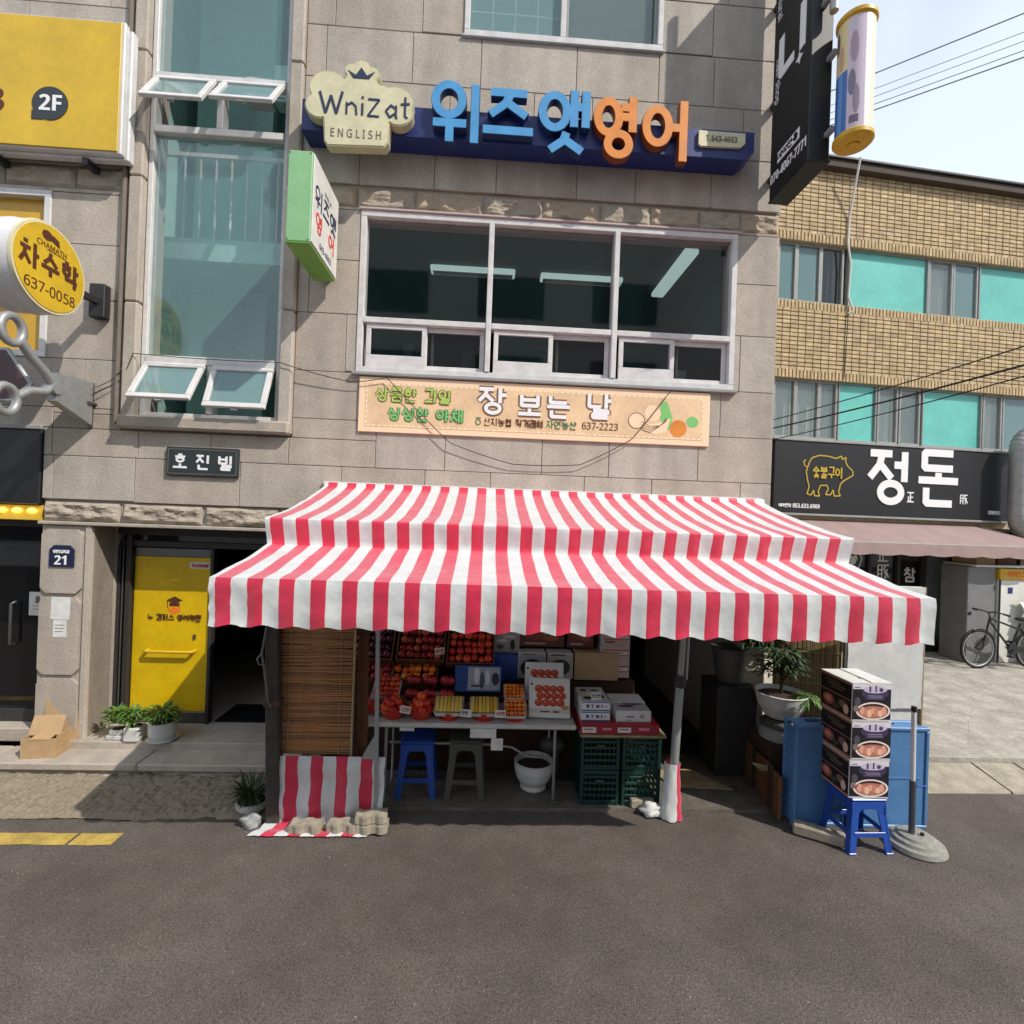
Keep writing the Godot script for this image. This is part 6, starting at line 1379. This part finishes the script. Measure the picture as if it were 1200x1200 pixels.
	func prism(poly: PackedVector2Array, z0: float, z1: float, back := true) -> MB:
		var ar := 0.0
		for i in poly.size(): ar += poly[i].cross(poly[(i + 1) % poly.size()])
		if ar < 0: poly.reverse()
		var ix := Geometry2D.triangulate_polygon(poly)
		for k in range(0, ix.size(), 3):
			var a := poly[ix[k]]; var b := poly[ix[k + 1]]; var c := poly[ix[k + 2]]
			if (b - a).cross(c - a) < 0:
				var w := b; b = c; c = w
			tri(Vector3(a.x, a.y, z1), Vector3(b.x, b.y, z1), Vector3(c.x, c.y, z1))
			if back: tri(Vector3(a.x, a.y, z0), Vector3(c.x, c.y, z0), Vector3(b.x, b.y, z0))
		for i in poly.size():
			var a := poly[i]; var b := poly[(i + 1) % poly.size()]
			quad(Vector3(a.x, a.y, z0), Vector3(b.x, b.y, z0), Vector3(b.x, b.y, z1), Vector3(a.x, a.y, z1))
		return self
	func ring(c: Vector2, ro: Vector2, ri: Vector2, z0: float, z1: float, seg := 28) -> MB:
		for i in seg:
			var p := TAU * i / seg; var q := TAU * (i + 1) / seg
			var a := Vector2(cos(p), sin(p)); var b := Vector2(cos(q), sin(q))
			var ao := c + a * ro; var bo := c + b * ro; var ai := c + a * ri; var bi := c + b * ri
			quad(Vector3(ai.x, ai.y, z1), Vector3(ao.x, ao.y, z1), Vector3(bo.x, bo.y, z1), Vector3(bi.x, bi.y, z1))
			quad(Vector3(ao.x, ao.y, z0), Vector3(bo.x, bo.y, z0), Vector3(bo.x, bo.y, z1), Vector3(ao.x, ao.y, z1))
			quad(Vector3(bi.x, bi.y, z0), Vector3(ai.x, ai.y, z0), Vector3(ai.x, ai.y, z1), Vector3(bi.x, bi.y, z1))
		return self
	func disc(c: Vector2, r: Vector2, z0: float, z1: float, seg := 28) -> MB:
		var poly := PackedVector2Array()
		for i in seg: poly.append(c + Vector2(cos(TAU * i / seg), sin(TAU * i / seg)) * r)
		return prism(poly, z0, z1)
	func stroke(pts: PackedVector2Array, w: float, z0: float, z1: float, rounded := false) -> MB:
		var ps := Geometry2D.offset_polyline(pts, w / 2, Geometry2D.JOIN_ROUND if rounded else Geometry2D.JOIN_MITER, Geometry2D.END_ROUND if rounded else Geometry2D.END_BUTT)
		for p in ps:
			if not Geometry2D.is_polygon_clockwise(p): prism(p, z0, z1, false)
		return self
	func mesh(m: Material = null) -> ArrayMesh:
		var a := []; a.resize(Mesh.ARRAY_MAX)
		a[Mesh.ARRAY_VERTEX] = v; a[Mesh.ARRAY_NORMAL] = n; a[Mesh.ARRAY_TEX_UV] = uv; a[Mesh.ARRAY_COLOR] = cl
		var am := ArrayMesh.new(); am.add_surface_from_arrays(Mesh.PRIMITIVE_TRIANGLES, a)
		if m: am.surface_set_material(0, m)
		return am

# ---------- naming and tagging ----------
var taken := {}
func numbered(o: Node, called: String) -> String:
	var key := "%d/%s" % [o.get_instance_id(), called]
	taken[key] = taken.get(key, -1) + 1
	return called if taken[key] == 0 else "%s_%03d" % [called, taken[key]]

func tag(o: Node3D, label: String, category := "", group := "", kind := "") -> Node3D:
	if label: o.set_meta("label", label)
	if category: o.set_meta("category", category)
	if group: o.set_meta("group", group)
	if kind: o.set_meta("kind", kind)
	return o

func thing(called: String, label: String, category: String, at := Vector3.ZERO, turn := 0.0, group := "") -> Node3D:
	var o := Node3D.new(); o.name = numbered(self, called); add_child(o)
	o.position = at; o.rotation.y = turn
	tag(o, label, category, group)
	return o

func part(parent: Node, called: String, mb, m: Material, label := "", stuff := false) -> MeshInstance3D:
	var o := MeshInstance3D.new(); o.name = numbered(parent, called)
	o.mesh = mb.mesh() if mb is MB else mb
	o.material_override = m
	parent.add_child(o, true)
	if label: o.set_meta("label", label)
	if stuff: o.set_meta("kind", "stuff")
	return o

func solo(called: String, label: String, category: String, mb, m: Material, at := Vector3.ZERO, turn := 0.0, group := "") -> MeshInstance3D:
	var o := part(self, called, mb, m); o.position = at; o.rotation.y = turn
	tag(o, label, category, group)
	return o

func struct(called: String, mb, m: Material) -> MeshInstance3D:
	var o := part(self, called, mb, m); o.set_meta("kind", "structure"); return o

func copy_of(o: Node3D, label: String, at: Vector3, turn := 0.0) -> Node3D:
	var base := String(o.name)
	var r: Node3D = o.duplicate(); r.name = numbered(self, base.rstrip("0123456789").rstrip("_") if base.right(4).begins_with("_") else base); add_child(r)
	r.position = at; r.rotation.y = turn
	if label: r.set_meta("label", label)
	return r

# ---------- materials ----------
var M := {}
func mat(called: String, r: float, g: float, b: float, rough := .7, tex: Texture2D = null, scale := 1.0, metal := 0.0) -> StandardMaterial3D:   # r g b are sRGB 0-255
	var m := StandardMaterial3D.new(); m.resource_name = called
	m.albedo_color = Color(r / 255, g / 255, b / 255); m.roughness = rough; m.metallic = metal
	if tex:
		m.albedo_texture = tex; m.uv1_triplanar = true; m.uv1_world_triplanar = true; m.uv1_scale = Vector3.ONE * scale
	M[called] = m
	return m

func glass(called: String, r: float, g: float, b: float, alpha: float) -> StandardMaterial3D:
	var m := mat(called, r, g, b, .03)
	m.transparency = BaseMaterial3D.TRANSPARENCY_ALPHA; m.albedo_color.a = alpha
	return m

func noise(sd: int, freq: float, oct := 3) -> FastNoiseLite:
	var f := FastNoiseLite.new(); f.seed = sd; f.frequency = freq; f.fractal_octaves = oct; f.noise_type = FastNoiseLite.TYPE_SIMPLEX_SMOOTH
	return f

# grey texture near white: broad = soft blotches, fine = soft grain, speck = single light and dark grains
func grain(sd: int, size: int, f1: float, broad: float, f2: float, fine: float, speck: float, tint := Color(1, 1, 1), mean := .86) -> ImageTexture:
	var a := noise(sd, f1, 4).get_seamless_image(size, size).get_data()
	var b := noise(sd + 9, f2, 2).get_seamless_image(size, size).get_data()
	var rng := RandomNumberGenerator.new(); rng.seed = sd
	var out := PackedByteArray(); out.resize(size * size * 3)
	for i in size * size:
		var u := rng.randf()
		var s := mean + broad * (a[i] / 255.0 - .5) + fine * (b[i] / 255.0 - .5) + speck * ((u - .5) + (1.2 if u > .97 else 0.0) - (1.1 if u < .04 else 0.0))
		var w := 1.0 - s
		out[i * 3] = int(clampf(s + w * (1 - tint.r) * .5, 0, 1) * 255); out[i * 3 + 1] = int(clampf(s * tint.g, 0, 1) * 255); out[i * 3 + 2] = int(clampf(s * tint.b, 0, 1) * 255)
	return ImageTexture.create_from_image(Image.create_from_data(size, size, false, Image.FORMAT_RGB8, out))

func bump(sd: int, size: int, freq: float, strength: float) -> ImageTexture:
	var im := noise(sd, freq, 4).get_seamless_image(size, size)
	im.convert(Image.FORMAT_RGBA8); im.bump_map_to_normal_map(strength)
	return ImageTexture.create_from_image(im)

func with_normal(m: StandardMaterial3D, t: Texture2D, s := 1.0) -> StandardMaterial3D:
	m.normal_enabled = true; m.normal_texture = t; m.normal_scale = s
	return m

# ---------- lettering: Hangul built from the strokes of its letters ----------
const JAMO := {
	"ㄱ": "0,0 1,0 .86,1", "ㄴ": "0,0 0,1 1,1", "ㄷ": "1,0 0,0 0,1 1,1", "ㄹ": "0,0 1,0 1,.5;1,.5 0,.5 0,1 1,1", "ㅁ": "0,0 1,0 1,1;0,0 0,1 1,1",
	"ㅂ": "0,0 0,1 1,1 1,0;0,.45 1,.45", "ㅅ": ".5,0 .42,.45 0,1;.46,.4 1,1", "ㅇ": "o", "ㅈ": "0,.04 1,.04;.55,.04 .42,.5 0,1;.45,.45 1,1",
	"ㅊ": ".3,0 .7,0;0,.28 1,.28;.5,.28 .42,.6 0,1;.45,.58 1,1", "ㅋ": "0,0 1,0 .86,1;0,.48 .92,.48", "ㅌ": "1,0 0,0 0,1 1,1;0,.5 .95,.5", "ㅍ": "0,0 1,0;0,1 1,1;.3,0 .3,1;.7,0 .7,1",
	"ㅎ": ".3,0 .7,0;0,.27 1,.27;c"}
const LEAD := "ㄱㄲㄴㄷㄸㄹㅁㅂㅃㅅㅆㅇㅈㅉㅊㅋㅌㅍㅎ"
const TAIL := {1: "ㄱ", 2: "ㄱ", 4: "ㄴ", 7: "ㄷ", 8: "ㄹ", 16: "ㅁ", 17: "ㅂ", 18: "ㅂ", 19: "ㅅ", 20: "ㅅ", 21: "ㅇ", 22: "ㅈ", 23: "ㅊ", 24: "ㅋ", 25: "ㅌ", 26: "ㅍ", 27: "ㅎ"}
# vowel: [kind v/h/b, strokes in the unit box of the syllable without a final]
const VOWEL := [["v", ".78,0 .78,1;.78,.45 1,.45"], ["v", ".68,0 .68,1;.92,0 .92,1;.68,.45 .92,.45"], ["v", ".78,0 .78,1;.78,.32 1,.32;.78,.6 1,.6"], ["v", ".68,0 .68,1;.92,0 .92,1;.68,.32 .92,.32;.68,.58 .92,.58"],
	["v", ".85,0 .85,1;.6,.45 .85,.45"], ["v", ".72,0 .72,1;.94,0 .94,1;.55,.45 .72,.45"], ["v", ".85,0 .85,1;.58,.3 .85,.3;.58,.58 .85,.58"], ["v", ".72,0 .72,1;.94,0 .94,1;.55,.3 .72,.3;.55,.58 .72,.58"],
	["h", "0,1 1,1;.5,.72 .5,1"], ["b", "0,.95 .66,.95;.33,.72 .33,.95;.82,0 .82,1;.82,.45 1,.45"], ["b", "0,.95 .6,.95;.3,.72 .3,.95;.72,0 .72,1;.94,0 .94,1;.72,.45 .94,.45"], ["b", "0,.95 .68,.95;.34,.72 .34,.95;.88,0 .88,1"],
	["h", "0,1 1,1;.33,.72 .33,1;.67,.72 .67,1"], ["h", "0,.72 1,.72;.5,.72 .5,1.08"], ["b", "0,.7 .68,.7;.34,.7 .34,1;.88,0 .88,1;.66,.85 .88,.85"], ["b", "0,.7 .6,.7;.3,.7 .3,1;.74,0 .74,1;.95,0 .95,1"], ["b", "0,.68 .72,.68;.36,.68 .36,1;.9,0 .9,1"],
	["h", "0,.72 1,.72;.33,.72 .33,1.08;.67,.72 .67,1.08"], ["h", "0,.92 1,.92"], ["b", "0,.85 .68,.85;.88,0 .88,1"], ["v", ".85,0 .85,1"]]

func put_strokes(out: Array, code: String, r: Rect2) -> void:
	for s in code.split(";"):
		if s == "o": out.append([r.get_center(), r.size / 2]); continue
		if s == "c": out.append([r.position + r.size * Vector2(.5, .72), r.size * Vector2(.34, .28)]); continue
		var l := PackedVector2Array()
		for q in s.split(" "):
			var f := q.split_floats(",")
			l.append(r.position + Vector2(f[0], f[1]) * r.size)
		out.append(l)

func syllable(ch: String) -> Array:
	var out := []
	var code := ch.unicode_at(0) - 0xAC00
	if code < 0 or code > 11171: return out
	var tail := code % 28; var vo: Array = VOWEL[(code / 28) % 21]; var lead := LEAD[code / 588]
	var hh := .6 if tail else 1.0
	var box: Rect2 = {"v": Rect2(0.02, .05, .52, .85), "h": Rect2(.14, .02, .72, .5), "b": Rect2(.04, .02, .58, .52)}[vo[0]]
	box = Rect2(box.position * Vector2(1, hh), box.size * Vector2(1, hh))
	if lead == "ㅇ" and vo[0] == "v": box = Rect2(.03, .16 * hh, .50, .56 * (hh if not tail else .95))
	if lead == "ㅇ" and vo[0] == "h": box = Rect2(.26, .02 * hh, .48, .5 * hh)
	put_strokes(out, JAMO.get(lead, "ㅅ") if JAMO.has(lead) else JAMO["ㄱ"], box)
	put_strokes(out, vo[1], Rect2(0, 0, 1, hh if vo[0] != "h" else hh * .92))
	if tail: put_strokes(out, JAMO[TAIL.get(tail, "ㄹ")], Rect2(.2, .7, .66, .3) if tail != 21 else Rect2(.28, .64, .50, .36))
	return out

# text as solid strokes in the xy plane: origin at the lower left, each letter of the given size
func hangul(mb: MB, text: String, o: Vector2, size: Vector2, w: float, z0: float, z1: float, step := 1.08, rounded := true) -> MB:
	var x := o.x; var k := 0
	for ch in text:
		if ch == " ": x += size.x * .5; continue
		for s in syllable(ch):
			k += 1
			var zz := z1 + k * .00025
			if s is PackedVector2Array:
				var l := PackedVector2Array()
				for p in s: l.append(Vector2(x + p.x * size.x, o.y + (1 - p.y) * size.y))
				mb.stroke(l, w, z0, zz, rounded)
			else:
				var c := Vector2(x + s[0].x * size.x, o.y + (1 - s[0].y) * size.y)
				var r: Vector2 = s[1] * size
				mb.ring(c, r + Vector2.ONE * w / 2, (r - Vector2.ONE * w / 2).max(Vector2.ONE * .001), z0, zz)
		x += size.x * step
	return mb

func lines(mb: MB, code: String, o: Vector2, size: Vector2, w: float, z0: float, z1: float, rounded := true) -> MB:   # free strokes in a unit box, y down
	var out := []
	put_strokes(out, code, Rect2(0, 0, 1, 1))
	var k := 0
	for s in out:
		k += 1
		if s is PackedVector2Array:
			var l := PackedVector2Array()
			for p in s: l.append(Vector2(o.x + p.x * size.x, o.y + (1 - p.y) * size.y))
			mb.stroke(l, w, z0, z1 + k * .00025, rounded)
		else:
			var r: Vector2 = s[1] * size
			mb.ring(Vector2(o.x + s[0].x * size.x, o.y + (1 - s[0].y) * size.y), r + Vector2.ONE * w / 2, (r - Vector2.ONE * w / 2).max(Vector2.ONE * .001), z0, z1)
	return mb

func latin(parent: Node, text: String, h: float, at: Vector3, m: Material, bold := false, b := Basis(), depth := .004, squeeze := 1.0) -> MeshInstance3D:   # centred lettering, h = capital height
	var t := TextMesh.new()
	var f := SystemFont.new(); f.font_names = PackedStringArray(["Droid Sans"]); f.font_weight = 700 if bold else 400
	t.font = f; t.font_size = 48; t.pixel_size = h / 34.5; t.depth = depth; t.text = text; t.curve_step = 3
	var o := MeshInstance3D.new(); o.name = numbered(parent, "lettering"); o.mesh = t; o.material_override = m
	o.transform = Transform3D(b * Basis.from_scale(Vector3(squeeze, 1, 1)), at)
	parent.add_child(o, true)
	return o

# ---------- printed pictures ----------
func print_tex(w: int, h: int, bg: Color, ops: Array) -> ImageTexture:   # ops: ["r", x, y, w, h, col] or ["e", cx, cy, rx, ry, col] in pixels
	var im := Image.create(w, h, false, Image.FORMAT_RGB8); im.fill(bg)
	for o in ops:
		if o[0] == "r": im.fill_rect(Rect2i(o[1], o[2], o[3], o[4]), o[5])
		else:
			for y in range(maxi(0, o[2] - o[4]), mini(h, o[2] + o[4] + 1)):
				var k := 1.0 - pow((y - o[2]) / float(o[4]), 2)
				if k <= 0: continue
				var hw := int(o[3] * sqrt(k)); var x0 := maxi(0, int(o[1]) - hw); var x1 := mini(w, int(o[1]) + hw)
				if x1 > x0: im.fill_rect(Rect2i(x0, y, x1 - x0, 1), o[5])
	return ImageTexture.create_from_image(im)

func printed(called: String, t: Texture2D, rough := .5) -> StandardMaterial3D:
	var m := mat(called, 255, 255, 255, rough); m.albedo_texture = t; m.cull_mode = BaseMaterial3D.CULL_DISABLED
	return m

func wire(pts: Array, sag := 0.0, n := 14) -> Array:
	var out := []
	for i in pts.size() - 1:
		for k in n:
			var t := float(k) / n
			out.append(pts[i].lerp(pts[i + 1], t) - Vector3.UP * sag * 4 * t * (1 - t))
	out.append(pts[-1])
	return out

func blade(mb: MB, o: Vector3, dir: Vector3, l: float, w: float, droop: float) -> void:   # one bent leaf
	var side := dir.cross(Vector3.UP).normalized() * w / 2
	var p := o; var d := dir.normalized()
	var prev := p
	for i in 3:
		var q := p + d * l / 3
		var wa: float = [0.5, 1.0, .8][i]; var wb: float = [1.0, .8, .05][i]
		mb.quad(p - side * wa, p + side * wa, q + side * wb, q - side * wb)
		prev = p; p = q; d = (d + Vector3.DOWN * droop).normalized()

func foliage(sd: int, n: int, c: Vector3, r: Vector3, l: float, w: float, droop := .5, up := .8) -> MB:
	var rng := RandomNumberGenerator.new(); rng.seed = sd
	var mb := MB.new()
	for i in n:
		var a := rng.randf() * TAU
		var d := Vector3(cos(a), up * rng.randf_range(.1, 1.4), sin(a)).normalized()
		var o := c + Vector3(cos(a) * rng.randf(), rng.randf_range(-.3, .8), sin(a) * rng.randf()) * r
		var g := rng.randf_range(.55, 1.25)
		mb.col = Color(g * rng.randf_range(.8, 1.3), g, g * rng.randf_range(.6, 1.0))
		blade(mb, o, d, l * rng.randf_range(.6, 1.2), w * rng.randf_range(.7, 1.2), droop)
	return mb

func subtract(rs: Array, hole: Rect2) -> Array:
	var out := []
	for r in rs:
		if not r.intersects(hole): out.append(r); continue
		var i: Rect2 = r.intersection(hole)
		if i.position.y > r.position.y: out.append(Rect2(r.position.x, r.position.y, r.size.x, i.position.y - r.position.y))
		if i.end.y < r.end.y: out.append(Rect2(r.position.x, i.end.y, r.size.x, r.end.y - i.end.y))
		if i.position.x > r.position.x: out.append(Rect2(r.position.x, i.position.y, i.position.x - r.position.x, i.size.y))
		if i.end.x < r.end.x: out.append(Rect2(i.end.x, i.position.y, r.end.x - i.end.x, i.size.y))
	return out.filter(func(r): return r.size.x > .012 and r.size.y > .012)
